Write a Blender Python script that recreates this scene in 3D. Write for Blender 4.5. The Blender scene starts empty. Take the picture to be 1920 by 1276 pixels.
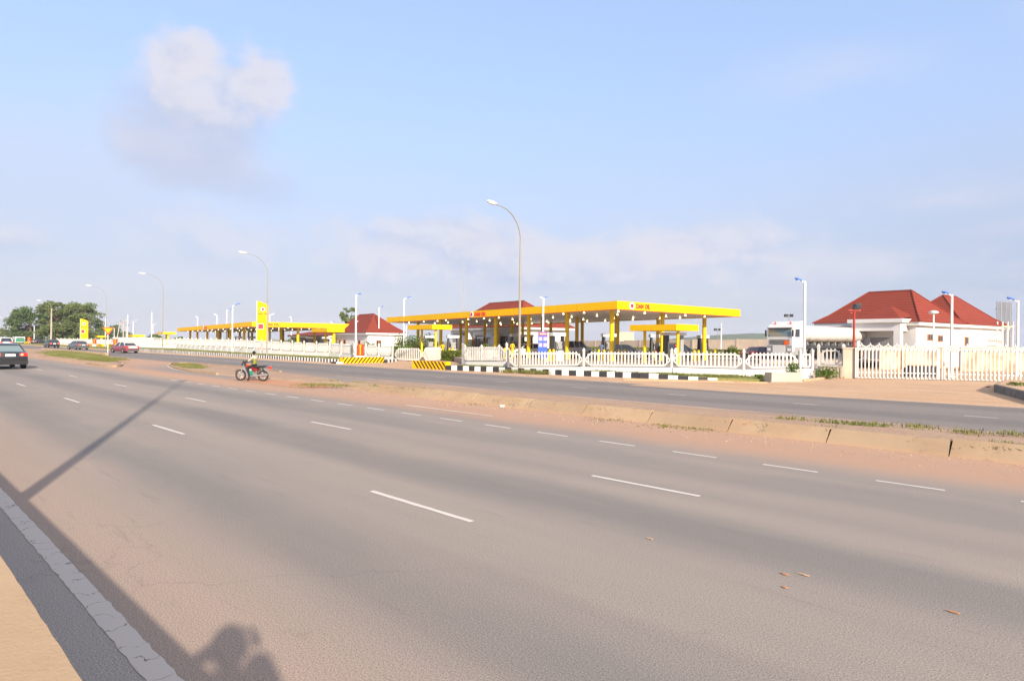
import bpy, bmesh, math, random
from mathutils import Vector, Matrix
random.seed(7)
R = math.radians
C = bpy.context.scene.collection
SC = bpy.context.scene

# ------------------------------------------------------------------ camera
F, CX, CY, CAMH = 1180.0, 960.0, 638.0, 2.2
ROLL = 0.0105
cam_d = bpy.data.cameras.new('camera')
cam = bpy.data.objects.new('camera', cam_d); C.objects.link(cam)
cam_d.sensor_width = 36.0
cam_d.lens = 36.0 * F / 1920.0
cam_d.clip_start = 0.05; cam_d.clip_end = 9000
PITCH = math.atan(2.0 / F)
cam.location = (0, 0, CAMH)
cam.matrix_world = Matrix.Translation((0, 0, CAMH)) @ Matrix.Rotation(R(90) + PITCH, 4, 'X') @ Matrix.Rotation(math.atan(ROLL), 4, 'Z')
SC.camera = cam
HAZE = 0.00022

# ------------------------------------------------------------------ light
SUN_EL, SUN_DIR = R(23.0), Vector((0.397, -0.918, 0)).normalized()   # horizontal direction TOWARDS the sun
SUN_AZ = math.atan2(SUN_DIR.x, SUN_DIR.y)                              # clockwise from +Y
sd = bpy.data.lights.new('sun', 'SUN'); sd.energy = 3.3; sd.angle = R(0.8); sd.color = (1.0, 0.87, 0.70)
sun = bpy.data.objects.new('sun', sd); C.objects.link(sun)
to_sun = Vector((SUN_DIR.x * math.cos(SUN_EL), SUN_DIR.y * math.cos(SUN_EL), math.sin(SUN_EL)))
sun.rotation_euler = to_sun.to_track_quat('Z', 'Y').to_euler()
SC.view_settings.view_transform = 'Standard'; SC.view_settings.look = 'None'
SC.view_settings.exposure = 1.25; SC.view_settings.gamma = 1.0

W = bpy.data.worlds.new('World'); SC.world = W; W.use_nodes = True
wt = W.node_tree; wt.nodes.clear()
class NT:
    """small node-tree writer"""
    def __init__(self, tree): self.t = tree
    def n(self, typ, **kw):
        nd = self.t.nodes.new(typ)
        for k, v in kw.items(): setattr(nd, k, v)
        return nd
    def link(self, a, b): self.t.links.new(a, b)
    def put(self, sock, v):
        if hasattr(v, 'is_output') or hasattr(v, 'links'): self.link(v, sock)
        else: sock.default_value = v
    def math(self, op, a, b=0.0, c=None, clamp=False):
        nd = self.n('ShaderNodeMath', operation=op, use_clamp=clamp)
        self.put(nd.inputs[0], a); self.put(nd.inputs[1], b)
        if c is not None: self.put(nd.inputs[2], c)
        return nd.outputs[0]
    def mix(self, f, a, b, mode='MIX'):
        nd = self.n('ShaderNodeMix', data_type='RGBA', blend_type=mode)
        self.put(nd.inputs[0], f)
        for s, v in ((nd.inputs[6], a), (nd.inputs[7], b)):
            if isinstance(v, (tuple, list)): v = tuple(v) + (1.0,) if len(v) == 3 else v
            self.put(s, v)
        return nd.outputs[2]
    def ramp(self, v, a, b, lo=0.0, hi=1.0, smooth=True):
        nd = self.n('ShaderNodeMapRange', interpolation_type='SMOOTHSTEP' if smooth else 'LINEAR')
        self.put(nd.inputs[0], v); self.put(nd.inputs[1], a); self.put(nd.inputs[2], b); self.put(nd.inputs[3], lo); self.put(nd.inputs[4], hi)
        return nd.outputs[0]
    def noise(self, vec, scale, detail=3.0, rough=0.55, dist=0.0):
        nd = self.n('ShaderNodeTexNoise')
        if vec is not None: self.link(vec, nd.inputs['Vector'])
        nd.inputs['Scale'].default_value = scale; nd.inputs['Detail'].default_value = detail
        nd.inputs['Roughness'].default_value = rough; nd.inputs['Distortion'].default_value = dist
        return nd.outputs[0]
    def combine(self, x, y, z):
        nd = self.n('ShaderNodeCombineXYZ')
        for s, v in zip(nd.inputs, (x, y, z)): self.put(s, v)
        return nd.outputs[0]
    def sep(self, v):
        nd = self.n('ShaderNodeSeparateXYZ'); self.link(v, nd.inputs[0]); return nd.outputs

def build_world():
    k = NT(wt)
    tc = k.n('ShaderNodeTexCoord'); x, y, z = k.sep(tc.outputs['Generated'])
    sky = k.n('ShaderNodeTexSky', sky_type='NISHITA', sun_disc=False)
    sky.sun_elevation = SUN_EL; sky.sun_rotation = SUN_AZ
    sky.air_density = 1.0; sky.dust_density = 1.6; sky.ozone_density = 1.2; sky.altitude = 300
    skyc = k.mix(1.0, sky.outputs[0], (0.125, 0.118, 0.128), 'MULTIPLY')
    el = k.math('ARCSINE', z); az = k.math('ARCTAN2', x, y)
    # thin pale veil of moisture, denser towards the horizon
    veil = k.ramp(el, 0.52, 0.02, 0.62, 0.92, True)
    veil_c = k.mix(k.ramp(el, 0.03, 0.42), (0.240, 0.256, 0.306), (0.208, 0.280, 0.415))
    veil_c = k.mix(k.math('MULTIPLY', k.ramp(az, 0.25, 0.72), k.ramp(el, 0.35, 0.05)), veil_c, (0.195, 0.226, 0.305))
    c = k.mix(veil, skyc, veil_c)
    p = k.combine(k.math('MULTIPLY', az, 1.0), k.math('MULTIPLY', el, 1.35), 0.0)
    def blob(a0, e0, ra, re, nscale, namp, lo, hi, seed):
        q = k.combine(k.math('ADD', k.math('MULTIPLY', az, 1.0), seed), k.math('MULTIPLY', el, 1.35), seed)
        n1 = k.noise(q, nscale, 7.0, 0.56, 0.3)
        da = k.math('DIVIDE', k.math('SUBTRACT', az, a0), ra); de = k.math('DIVIDE', k.math('SUBTRACT', el, e0), re)
        r = k.math('SQRT', k.math('ADD', k.math('MULTIPLY', da, da), k.math('MULTIPLY', de, de)))
        d = k.math('ADD', k.math('SUBTRACT', 1.0, r), k.math('MULTIPLY', k.math('SUBTRACT', n1, 0.5), namp))
        return k.ramp(d, lo, hi), de, n1
    # tall cumulus on the left: bright tower above, grey violet base below
    LIT, GREY = (0.330, 0.327, 0.366), (0.226, 0.260, 0.350)
    def puff(a0, e0, ra, re, nsc, amp, lo, hi, w, seed, top, bot, relief=0.0):
        nonlocal c
        m, de, n = blob(a0, e0, ra, re, nsc, amp, lo, hi, seed)
        sh = k.math('ADD', el, k.math('MULTIPLY', k.math('SUBTRACT', n, 0.5), 0.10))
        f = k.ramp(sh, bot, top)
        if relief:      # the side of each billow that faces the sun is brighter
            q2 = k.combine(k.math('ADD', az, seed + 0.022), k.math('ADD', k.math('MULTIPLY', el, 1.35), 0.030), seed)
            n2 = k.noise(q2, nsc, 7.0, 0.56, 0.3)
            f = k.math('ADD', f, k.math('MULTIPLY', k.math('SUBTRACT', n, n2), relief), clamp=True)
        c = k.mix(k.math('MULTIPLY', m, w), c, k.mix(f, GREY, LIT))
    puff(-0.478, 0.282, 0.128, 0.082, 8.0, 1.35, 0.0, 0.55, 0.86, 6.4, 0.400, 0.300, 2.0)
    puff(-0.462, 0.240, 0.105, 0.055, 9.0, 1.5, 0.0, 0.85, 0.65, 16.4, 0.46, 0.31, 2.0)
    puff(-0.440, 0.345, 0.118, 0.078, 11.0, 1.7, 0.05, 0.55, 0.85, 3.1, 0.375, 0.275, 3.0)
    puff(-0.480, 0.375, 0.060, 0.045, 13.0, 1.6, 0.05, 0.60, 0.80, 23.1, 0.37, 0.29, 3.5)
    puff(-0.375, 0.365, 0.055, 0.050, 13.0, 1.6, 0.05, 0.60, 0.80, 73.1, 0.37, 0.29, 3.5)
    puff(-0.390, 0.225, 0.090, 0.045, 8.0, 1.5, 0.0, 0.9, 0.50, 9.7, 0.32, 0.20)
    puff(-0.46, 0.50, 0.10, 0.06, 7.0, 1.6, 0.0, 1.0, 0.30, 8.2, 0.40, 0.30)
    # broad soft stratus behind it and long low banks above the horizon
    puff(-0.62, 0.20, 0.30, 0.16, 4.0, 1.3, 0.0, 1.1, 0.42, 12.2, 0.34, 0.05)
    puff(0.02, 0.125, 0.40, 0.065, 10.0, 1.9, 0.0, 0.6, 0.80, 14.2, 0.150, 0.045, 3.0)
    puff(-0.13, 0.165, 0.20, 0.040, 12.0, 1.9, 0.0, 0.6, 0.70, 21.5, 0.175, 0.11, 3.0)
    puff(0.27, 0.150, 0.20, 0.050, 11.0, 1.9, 0.0, 0.6, 0.70, 27.9, 0.160, 0.08, 3.0)
    puff(-0.69, 0.120, 0.10, 0.028, 9.0, 1.6, 0.0, 0.8, 0.65, 33.3, 0.125, 0.095)
    puff(-0.43, 0.140, 0.16, 0.060, 8.0, 1.7, 0.0, 0.9, 0.50, 38.8, 0.165, 0.07, 3.0)
    puff(0.46, 0.105, 0.12, 0.045, 8.0, 1.7, 0.0, 0.8, 0.60, 41.2, 0.115, 0.06)
    puff(0.46, 0.370, 0.20, 0.050, 7.0, 1.6, 0.0, 1.0, 0.30, 47.2, 0.36, 0.25)
    puff(0.72, 0.400, 0.10, 0.05, 7.0, 1.6, 0.0, 1.0, 0.30, 52.2, 0.36, 0.25)
    puff(0.62, 0.190, 0.20, 0.03, 8.0, 1.6, 0.0, 1.0, 0.30, 58.2, 0.19, 0.12)
    low = k.noise(k.combine(k.math('MULTIPLY', az, 2.2), k.math('MULTIPLY', el, 9.0), 0.0), 2.4, 5.0)
    c = k.mix(k.math('MULTIPLY', k.math('MULTIPLY', k.ramp(low, 0.42, 0.72), k.ramp(el, 0.30, 0.04)), 0.45), c, (0.318, 0.312, 0.365))
    # thin bright overcast added overhead, out of view, to lift the fill light
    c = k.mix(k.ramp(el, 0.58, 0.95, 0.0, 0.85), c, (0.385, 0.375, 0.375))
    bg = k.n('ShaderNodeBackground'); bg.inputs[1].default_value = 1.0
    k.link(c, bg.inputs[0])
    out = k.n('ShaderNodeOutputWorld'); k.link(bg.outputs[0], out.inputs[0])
build_world()

# ------------------------------------------------------------------ frames
def H(px): return 640.0 + ROLL * (px - 960.0)
def G(px, py):
    """ground point (z = 0) that lies behind a place measured in the photograph"""
    d = CAMH * F / (py - H(px)); return Vector(((px - CX) / F * d, d, 0))
def D(px, d, z=0.0): return Vector(((px - CX) / F * d, d, z))
def Z(px, py, d): return CAMH + (H(px) - py) * d / F
UA = R(46.2)
UX, UY = -math.sin(UA), math.cos(UA)           # along the highway, away to the left
NX, NY = math.cos(UA), math.sin(UA)            # across it, towards the station
ROAD_ROT = math.atan2(-UY, -UX)                # local x runs to the right along the road, local y across
def RP(s, n, z=0.0): return Vector((s * UX + n * NX, s * UY + n * NY, z))
def SN(p): return (p.x * UX + p.y * UY, p.x * NX + p.y * NY)

# ------------------------------------------------------------------ materials
MATS = {}
def M(name, col, rough=0.6, spec=0.35, var=0.0, vscale=3.0, bump=0.0, bscale=30.0, metal=0.0, emit=0.0, emit_col=None, col2=None, coat=0.0, trans=0.0, alpha=None):
    if name in MATS: return MATS[name]
    m = bpy.data.materials.new(name); m.use_nodes = True; t = m.node_tree; t.nodes.clear(); k = NT(t)
    b = k.n('ShaderNodeBsdfPrincipled'); o = k.n('ShaderNodeOutputMaterial'); k.link(b.outputs[0], o.inputs[0])
    b.inputs['Roughness'].default_value = rough; b.inputs['Specular IOR Level'].default_value = spec
    b.inputs['Metallic'].default_value = metal; b.inputs['Coat Weight'].default_value = coat
    b.inputs['Transmission Weight'].default_value = trans
    tc = k.n('ShaderNodeTexCoord').outputs['Object']
    c4 = tuple(col) + (1.0,)
    if var > 0 or col2:
        f = k.noise(tc, vscale, 5.0, 0.6)
        f = k.ramp(f, 0.3, 0.7)
        c2 = col2 if col2 else tuple(max(0, c * (1 - var)) for c in col)
        k.link(k.mix(f, c4, c2), b.inputs['Base Color'])
    else: b.inputs['Base Color'].default_value = c4
    if bump > 0:
        bp = k.n('ShaderNodeBump'); bp.inputs['Strength'].default_value = bump; bp.inputs['Distance'].default_value = 0.02
        k.link(k.noise(tc, bscale, 4.0), bp.inputs['Height']); k.link(bp.outputs[0], b.inputs['Normal'])
    if emit > 0:
        b.inputs['Emission Color'].default_value = tuple(emit_col or col) + (1.0,); b.inputs['Emission Strength'].default_value = emit
    MATS[name] = m; return m

def ground_mat(name, fn, rough=0.9):
    """fn(k, coords, (x, y, z)) -> colour socket, height socket"""
    m = bpy.data.materials.new(name); m.use_nodes = True; t = m.node_tree; t.nodes.clear(); k = NT(t)
    b = k.n('ShaderNodeBsdfPrincipled'); o = k.n('ShaderNodeOutputMaterial'); k.link(b.outputs[0], o.inputs[0])
    b.inputs['Roughness'].default_value = rough; b.inputs['Specular IOR Level'].default_value = 0.2
    tc = k.n('ShaderNodeTexCoord').outputs['Object']
    c, h = fn(k, tc, k.sep(tc))
    k.link(c, b.inputs['Base Color'])
    if h is not None:
        bp = k.n('ShaderNodeBump'); bp.inputs['Strength'].default_value = 0.28; bp.inputs['Distance'].default_value = 0.01
        k.link(h, bp.inputs['Height']); k.link(bp.outputs[0], b.inputs['Normal'])
    MATS[name] = m; return m

# ------------------------------------------------------------------ mesh writing
class MB:
    def __init__(self): self.v = []; self.f = []; self.mi = []; self.cur = 0
    def add(self, vs, fs):
        o = len(self.v); self.v += [tuple(p) for p in vs]
        for f in fs: self.f.append(tuple(i + o for i in f)); self.mi.append(self.cur)
        return self
    def box(self, c, s, rz=0.0, taper=1.0):
        hx, hy, hz = s[0] / 2, s[1] / 2, s[2] / 2; cr, sr = math.cos(rz), math.sin(rz); vs = []
        for z, t in ((-hz, 1.0), (hz, taper)):
            for x, y in ((-hx, -hy), (hx, -hy), (hx, hy), (-hx, hy)):
                x2, y2 = x * t, y * t
                vs.append((c[0] + x2 * cr - y2 * sr, c[1] + x2 * sr + y2 * cr, c[2] + z))
        return self.add(vs, [(3, 2, 1, 0), (4, 5, 6, 7), (0, 1, 5, 4), (1, 2, 6, 5), (2, 3, 7, 6), (3, 0, 4, 7)])
    def bb(self, a, b):
        return self.box([(a[i] + b[i]) / 2 for i in range(3)], [abs(b[i] - a[i]) for i in range(3)])
    def hexa(self, p):        # 8 points, bottom four then top four
        return self.add(p, [(3, 2, 1, 0), (4, 5, 6, 7), (0, 1, 5, 4), (1, 2, 6, 5), (2, 3, 7, 6), (3, 0, 4, 7)])
    def prism(self, pts, z0, z1):
        n = len(pts); vs = [(p[0], p[1], z0) for p in pts] + [(p[0], p[1], z1) for p in pts]
        return self.add(vs, [tuple(range(n))[::-1], tuple(range(n, 2 * n))] + [(i, (i + 1) % n, n + (i + 1) % n, n + i) for i in range(n)])
    def plate(self, pts, y0, y1):     # outline in x,z extruded along y
        n = len(pts); vs = [(p[0], y0, p[1]) for p in pts] + [(p[0], y1, p[1]) for p in pts]
        return self.add(vs, [tuple(range(n)), tuple(range(n, 2 * n))[::-1]] + [((i + 1) % n, i, n + i, n + (i + 1) % n) for i in range(n)])
    def tube(self, path, rad, n=8, cap=True):
        path = [Vector(p) for p in path]; rs = rad if isinstance(rad, (list, tuple)) else [rad] * len(path)
        rings = []; prev = None
        for i, p in enumerate(path):
            d = (path[min(i + 1, len(path) - 1)] - path[max(i - 1, 0)]).normalized()
            if prev is None:
                a = Vector((0, 0, 1)) if abs(d.z) < 0.9 else Vector((1, 0, 0)); x = d.cross(a).normalized()
            else: x = (prev - d * prev.dot(d)).normalized()
            prev = x; y = d.cross(x)
            rings.append([p + (x * math.cos(2 * math.pi * k / n) + y * math.sin(2 * math.pi * k / n)) * rs[i] for k in range(n)])
        vs = [q for r in rings for q in r]; fs = []
        for i in range(len(rings) - 1):
            for k in range(n): fs.append((i * n + k, i * n + (k + 1) % n, (i + 1) * n + (k + 1) % n, (i + 1) * n + k))
        if cap: fs.append(tuple(range(n))[::-1]); fs.append(tuple(range((len(rings) - 1) * n, len(rings) * n)))
        return self.add(vs, fs)
    def lathe(self, c, prof, n=12, axis='z'):
        vs = []; fs = []
        for r, h in prof:
            for k in range(n):
                a = 2 * math.pi * k / n; p = (r * math.cos(a), r * math.sin(a), h)
                if axis == 'y': p = (p[0], p[2], p[1])
                if axis == 'x': p = (p[2], p[0], p[1])
                vs.append((c[0] + p[0], c[1] + p[1], c[2] + p[2]))
        for i in range(len(prof) - 1):
            for k in range(n): fs.append((i * n + k, i * n + (k + 1) % n, (i + 1) * n + (k + 1) % n, (i + 1) * n + k))
        fs.append(tuple(range(n))[::-1]); fs.append(tuple(range((len(prof) - 1) * n, len(prof) * n)))
        return self.add(vs, fs)
    def loft(self, rings, cap=True):
        n = len(rings[0]); vs = [q for r in rings for q in r]; fs = []
        for i in range(len(rings) - 1):
            for k in range(n): fs.append((i * n + k, i * n + (k + 1) % n, (i + 1) * n + (k + 1) % n, (i + 1) * n + k))
        if cap: fs.append(tuple(range(n))[::-1]); fs.append(tuple(range((len(rings) - 1) * n, len(rings) * n)))
        return self.add(vs, fs)
    def ball(self, c, r, n=10, m=6):
        pr = [(r * math.sin(math.pi * i / m) if 0 < i < m else r * 0.02, -r * math.cos(math.pi * i / m)) for i in range(m + 1)]
        return self.lathe(c, pr, n)
    def mesh(self, name, mats, smooth=False):
        me = bpy.data.meshes.new(name); me.from_pydata(self.v, [], self.f)
        for m in (mats if isinstance(mats, (list, tuple)) else [mats]): me.materials.append(m)
        if any(self.mi): me.polygons.foreach_set('material_index', self.mi)
        bm = bmesh.new(); bm.from_mesh(me); bmesh.ops.recalc_face_normals(bm, faces=bm.faces); bm.to_mesh(me); bm.free()
        if smooth: me.polygons.foreach_set('use_smooth', [True] * len(me.polygons))
        me.update(); return me
    def build(self, name, mats, parent=None, smooth=False, loc=None, rz=None):
        o = bpy.data.objects.new(name, self.mesh(name, mats, smooth)); C.objects.link(o)
        if parent is not None: o.parent = parent
        if loc is not None: o.location = loc
        if rz is not None: o.rotation_euler = (0, 0, rz)
        if smooth:
            md = o.modifiers.new('edges', 'EDGE_SPLIT'); md.split_angle = R(38)
        return o
def tag(o, label, cat, group=None, kind=None):
    if label: o['label'] = label
    if cat: o['category'] = cat
    if group: o['group'] = group
    if kind: o['kind'] = kind
    return o
def thing(name, label, cat, loc=(0, 0, 0), rz=0.0, group=None, scale=1.0):
    o = bpy.data.objects.new(name, None); C.objects.link(o); o.empty_display_size = 0.2
    o.location = loc; o.rotation_euler = (0, 0, rz); o.scale = (scale,) * 3
    return tag(o, label, cat, group)
def struct(name, mb, mats, loc=None, rz=None, smooth=False, kind='structure'):
    o = mb.build(name, mats, None, smooth, loc, rz); o['kind'] = kind; return o
def copy_tree(o, parent=None):
    c = o.copy(); C.objects.link(c)
    if parent is not None: c.parent = parent
    for ch in list(o.children): copy_tree(ch, c)
    return c
def lettering(name, body, h, width, mat, parent, pos, e1, nrm, part_label=None):
    """raised letters: pos = lower left corner, e1 = reading direction, nrm = outward"""
    cu = bpy.data.curves.new(name, 'FONT'); cu.body = body; cu.size = 1.0; cu.extrude = 0.02; cu.offset = 0.05; cu.space_character = 1.12
    tmp = bpy.data.objects.new('tmp', cu); C.objects.link(tmp)
    bpy.context.view_layer.update()
    me = bpy.data.meshes.new_from_object(tmp.evaluated_get(bpy.context.evaluated_depsgraph_get()))
    bpy.data.objects.remove(tmp)
    xs = [v.co.x for v in me.vertices]; ys = [v.co.y for v in me.vertices]
    sx = width / (max(xs) - min(xs)); sy = h / (max(ys) - min(ys)); x0, y0 = min(xs), min(ys)
    for v in me.vertices: v.co = ((v.co.x - x0) * sx, (v.co.y - y0) * sy, v.co.z)
    me.materials.clear(); me.materials.append(mat)
    o = bpy.data.objects.new(name, me); C.objects.link(o); o.parent = parent
    e1 = Vector(e1).normalized(); nrm = e1.cross(Vector((0, 0, 1))).normalized(); e2 = nrm.cross(e1)
    o.matrix_local = Matrix.Translation(pos) @ Matrix((e1, e2, nrm)).transposed().to_4x4()
    return o

# ================================================================== GROUND AND ROADS
def asphalt(k, tc, s, warm, base, base2, period=None, phase=0.0, dust=None):
    x, y, z = s
    st = k.combine(k.math('MULTIPLY', x, 0.035), k.math('MULTIPLY', y, 0.55), 0.0)
    n1 = k.noise(st, 1.0, 4.0, 0.55); n2 = k.noise(tc, 0.22, 4.0)
    fine = k.noise(tc, 75.0, 2.0, 0.75); fine2 = k.noise(tc, 190.0, 1.0, 0.6)
    grain = k.math('ADD', k.math('MULTIPLY', fine, 0.55), k.math('MULTIPLY', fine2, 0.45))
    f = k.ramp(n1, 0.32, 0.68, 0.0, 0.55)
    if period:
        w = k.math('COSINE', k.math('MULTIPLY', k.math('SUBTRACT', k.math('ADD', y, k.math('MULTIPLY', k.math('SUBTRACT', n2, 0.5), 1.2)), phase), 2 * math.pi / period))
        f = k.math('ADD', f, k.math('MULTIPLY', k.ramp(w, -0.35, 1.0), 0.62), clamp=True)
    c = k.mix(f, base, base2)
    c = k.mix(k.math('MULTIPLY', k.ramp(n2, 0.42, 0.75), 0.25), c, warm)
    if dust: c = dust(k, c, x, y, n2, n1)
    sc = k.noise(k.combine(k.math('MULTIPLY', x, 0.5), k.math('MULTIPLY', y, 5.0), 3.0), 1.6, 5.0, 0.6)
    c = k.mix(k.math('MULTIPLY', k.ramp(sc, 0.60, 0.74), 0.22), c, tuple(q * 0.55 for q in base2))
    cr = k.n('ShaderNodeTexVoronoi', feature='DISTANCE_TO_EDGE'); cr.inputs['Scale'].default_value = 0.23
    wob = k.n('ShaderNodeVectorMath', operation='ADD'); nz = k.n('ShaderNodeTexNoise'); nz.inputs['Scale'].default_value = 1.6; nz.inputs['Detail'].default_value = 5.0; k.link(tc, nz.inputs['Vector']); k.link(tc, wob.inputs[0]); k.link(nz.outputs['Color'], wob.inputs[1]); k.link(wob.outputs[0], cr.inputs['Vector'])
    msk = k.noise(tc, 0.13, 2.0)
    c = k.mix(k.math('MULTIPLY', k.math('MULTIPLY', k.ramp(cr.outputs['Distance'], 0.006, 0.001), k.ramp(msk, 0.52, 0.60)), 0.13), c, tuple(q * 0.35 for q in base2))
    oil = k.noise(tc, 1.9, 3.0, 0.5); c = k.mix(k.math('MULTIPLY', k.ramp(oil, 0.68, 0.80), 0.16), c, tuple(q * 0.5 for q in base2))
    c = k.mix(0.78, c, k.mix(k.ramp(grain, 0.30, 0.70, smooth=False), (0.0, 0.0, 0.0), (1.0, 1.0, 1.0)), 'OVERLAY')
    return c, grain
def road_dust(k, c, x, y, n2, n1):
    yy = k.math('ADD', y, k.math('MULTIPLY', k.math('SUBTRACT', n2, 0.5), 1.1))
    c = k.mix(k.math('MULTIPLY', k.ramp(yy, 11.5, 13.3), 0.85), c, (0.45, 0.275, 0.185))
    c = k.mix(k.math('MULTIPLY', k.math('MULTIPLY', k.ramp(yy, 3.4, 1.9), k.ramp(y, 1.40, 1.55)), 0.45), c, (0.40, 0.285, 0.225))
    c = k.mix(k.math('MULTIPLY', k.ramp(y, 1.45, 1.25), 0.85), c, (0.335, 0.312, 0.295))
    # red earth carried across the crossover
    xr = k.math('MULTIPLY', k.ramp(x, -62.0, -44.0), k.ramp(x, -20.0, -33.0))
    c = k.mix(k.math('MULTIPLY', k.math('MULTIPLY', xr, k.ramp(yy, 11.0, 12.6)), k.math('MULTIPLY', k.ramp(yy, 15.5, 13.2), 0.75)), c, (0.45, 0.275, 0.18))
    c = k.mix(k.math('MULTIPLY', xr, k.math('MULTIPLY', k.ramp(yy, 13.0, 15.0), 0.95)), c, (0.245, 0.218, 0.20))
    return c
ground_mat('asphalt_main', lambda k, tc, s: asphalt(k, tc, s, (0.340, 0.268, 0.222), (0.303, 0.258, 0.227), (0.208, 0.188, 0.176), 3.3, 3.55, road_dust))
def service_dust(k, c, x, y, n2, n1):
    yy = k.math('ADD', y, k.math('MULTIPLY', k.math('SUBTRACT', n2, 0.5), 0.9))
    c = k.mix(k.math('MULTIPLY', k.ramp(yy, 21.0, 20.0), 0.8), c, (0.30, 0.20, 0.15))
    c = k.mix(k.math('MULTIPLY', k.ramp(yy, 28.3, 29.2), 0.7), c, (0.34, 0.23, 0.165))
    return c
ground_mat('asphalt_service', lambda k, tc, s: asphalt(k, tc, s, (0.25, 0.210, 0.182), (0.225, 0.198, 0.182), (0.172, 0.155, 0.148), 4.6, 23.0, service_dust))
def earth(c1, c2, c3, sc=0.5):
    def fn(k, tc, s):
        a = k.noise(tc, sc, 6.0, 0.6); b = k.noise(tc, 7.0, 5.0, 0.7); g = k.noise(tc, 45.0, 2.0, 0.7)
        c = k.mix(k.ramp(a, 0.35, 0.68), c1, c2); c = k.mix(k.math('MULTIPLY', k.ramp(b, 0.45, 0.75), 0.6), c, c3)
        c = k.mix(0.45, c, k.mix(k.ramp(g, 0.3, 0.7), (0, 0, 0), (1, 1, 1)), 'OVERLAY')
        return c, k.math('ADD', b, g)
    return fn
ground_mat('earth_far', earth((0.30, 0.23, 0.15), (0.16, 0.19, 0.06), (0.34, 0.25, 0.17), 0.05))
ground_mat('red_earth', earth((0.50, 0.235, 0.125), (0.44, 0.25, 0.16), (0.36, 0.19, 0.11), 0.6))
ground_mat('gravel_bed', earth((0.40, 0.275, 0.19), (0.36, 0.235, 0.165), (0.28, 0.19, 0.135), 0.7))
def sandy(k, tc, s):
    x, y, z = s; c, h = earth((0.50, 0.315, 0.19), (0.53, 0.36, 0.23), (0.41, 0.255, 0.155), 0.25)(k, tc, s)
    u = k.math('ADD', k.math('MULTIPLY', x, 0.72), k.math('MULTIPLY', y, -0.69)); v = k.math('ADD', k.math('MULTIPLY', x, 0.69), k.math('MULTIPLY', y, 0.72))
    t = k.noise(k.combine(k.math('MULTIPLY', u, 0.22), k.math('MULTIPLY', v, 1.5), 0.0), 1.0, 5.0, 0.65)
    return k.mix(k.math('MULTIPLY', k.ramp(t, 0.48, 0.70), 0.55), c, (0.30, 0.21, 0.145)), h
ground_mat('sand_apron', sandy)
ground_mat('turf', earth((0.20, 0.21, 0.055), (0.27, 0.23, 0.085), (0.12, 0.155, 0.035), 0.8))
ground_mat('forecourt_paving', earth((0.33, 0.27, 0.23), (0.37, 0.30, 0.26), (0.27, 0.22, 0.19), 0.3))
def slabby(k, tc, s):
    x, y, z = s; a = k.noise(tc, 0.55, 5.0, 0.65); b = k.noise(tc, 2.6, 5.0, 0.7); g = k.noise(tc, 30.0, 2.0, 0.6)
    c = k.mix(k.ramp(a, 0.36, 0.64), (0.425, 0.305, 0.195), (0.36, 0.245, 0.15)); pv = k.noise(k.combine(k.math('MULTIPLY', k.math('FLOOR', k.math('MULTIPLY', x, 0.43)), 3.7), 0.0, 0.0), 1.0, 0.0); c = k.mix(k.math('MULTIPLY', k.ramp(pv, 0.42, 0.62), 0.35), c, (0.30, 0.22, 0.155)); c = k.mix(k.math('MULTIPLY', k.ramp(b, 0.56, 0.72), 0.75), c, (0.20, 0.165, 0.13))
    c = k.mix(k.math('MULTIPLY', k.math('ADD', k.ramp(z, 0.09, 0.0), k.ramp(k.noise(tc, 1.2, 3.0), 0.6, 0.7)), 0.35), c, (0.47, 0.27, 0.15)); return k.mix(k.math('MULTIPLY', k.ramp(g, 0.5, 0.75), 0.18), c, (0.22, 0.17, 0.12)), g
ground_mat('slab_concrete', slabby)
def cast(k, tc, s):
    a = k.noise(tc, 2.2, 5.0, 0.6); g = k.noise(tc, 60.0, 3.0, 0.7)
    c = k.mix(k.ramp(a, 0.3, 0.7), (0.455, 0.322, 0.205), (0.41, 0.285, 0.18)); return k.mix(k.math('MULTIPLY', k.ramp(g, 0.55, 0.8), 0.22), c, (0.30, 0.21, 0.14)), g
ground_mat('parapet_concrete', cast)
def old_paint(cracks, new=(0.60, 0.55, 0.51)):
    def fn(k, tc, s):
        x, y, z = s
        n1 = k.noise(tc, 3.0, 4.0); n2 = k.noise(tc, 26.0, 4.0, 0.7)
        c = k.mix(k.ramp(n2, 0.62, 0.78), new, (0.28, 0.245, 0.22))
        if cracks:
            q = k.math('FRACT', k.math('ADD', k.math('MULTIPLY', x, 3.1), k.math('MULTIPLY', n1, 2.6)))
            e = k.math('ABSOLUTE', k.math('SUBTRACT', q, 0.5)); n3 = k.noise(tc, 9.0, 3.0)
            c = k.mix(k.math('MULTIPLY', k.ramp(e, 0.030, 0.008), k.ramp(n3, 0.38, 0.52)), c, (0.16, 0.145, 0.14))
        return c, n2
    return fn
ground_mat('edge_paint', old_paint(True, (0.53, 0.475, 0.44)), 0.7); ground_mat('lane_paint', old_paint(False), 0.7)

struct('ground', MB().add([(-2500, -600, -0.06), (2500, -600, -0.06), (2500, 5000, -0.06), (-2500, 5000, -0.06)], [(0, 1, 2, 3)]), MATS['earth_far'])
def strip(name, x0, x1, y0, y1, z, mat, kind='structure', nx=1):
    mb = MB()
    for i in range(nx):
        a, b = x0 + (x1 - x0) * i / nx, x0 + (x1 - x0) * (i + 1) / nx
        mb.add([(a, y0, z), (b, y0, z), (b, y1, z), (a, y1, z)], [(0, 1, 2, 3)])
    return struct(name, mb, mat, (0, 0, 0), ROAD_ROT, kind=kind)
strip('road', -700, 120, -0.2, 29.4, 0.0, MATS['asphalt_main'], nx=20)
strip('service_road', -700, 120, 20.0, 29.3, 0.004, MATS['asphalt_service'], nx=20)

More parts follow.
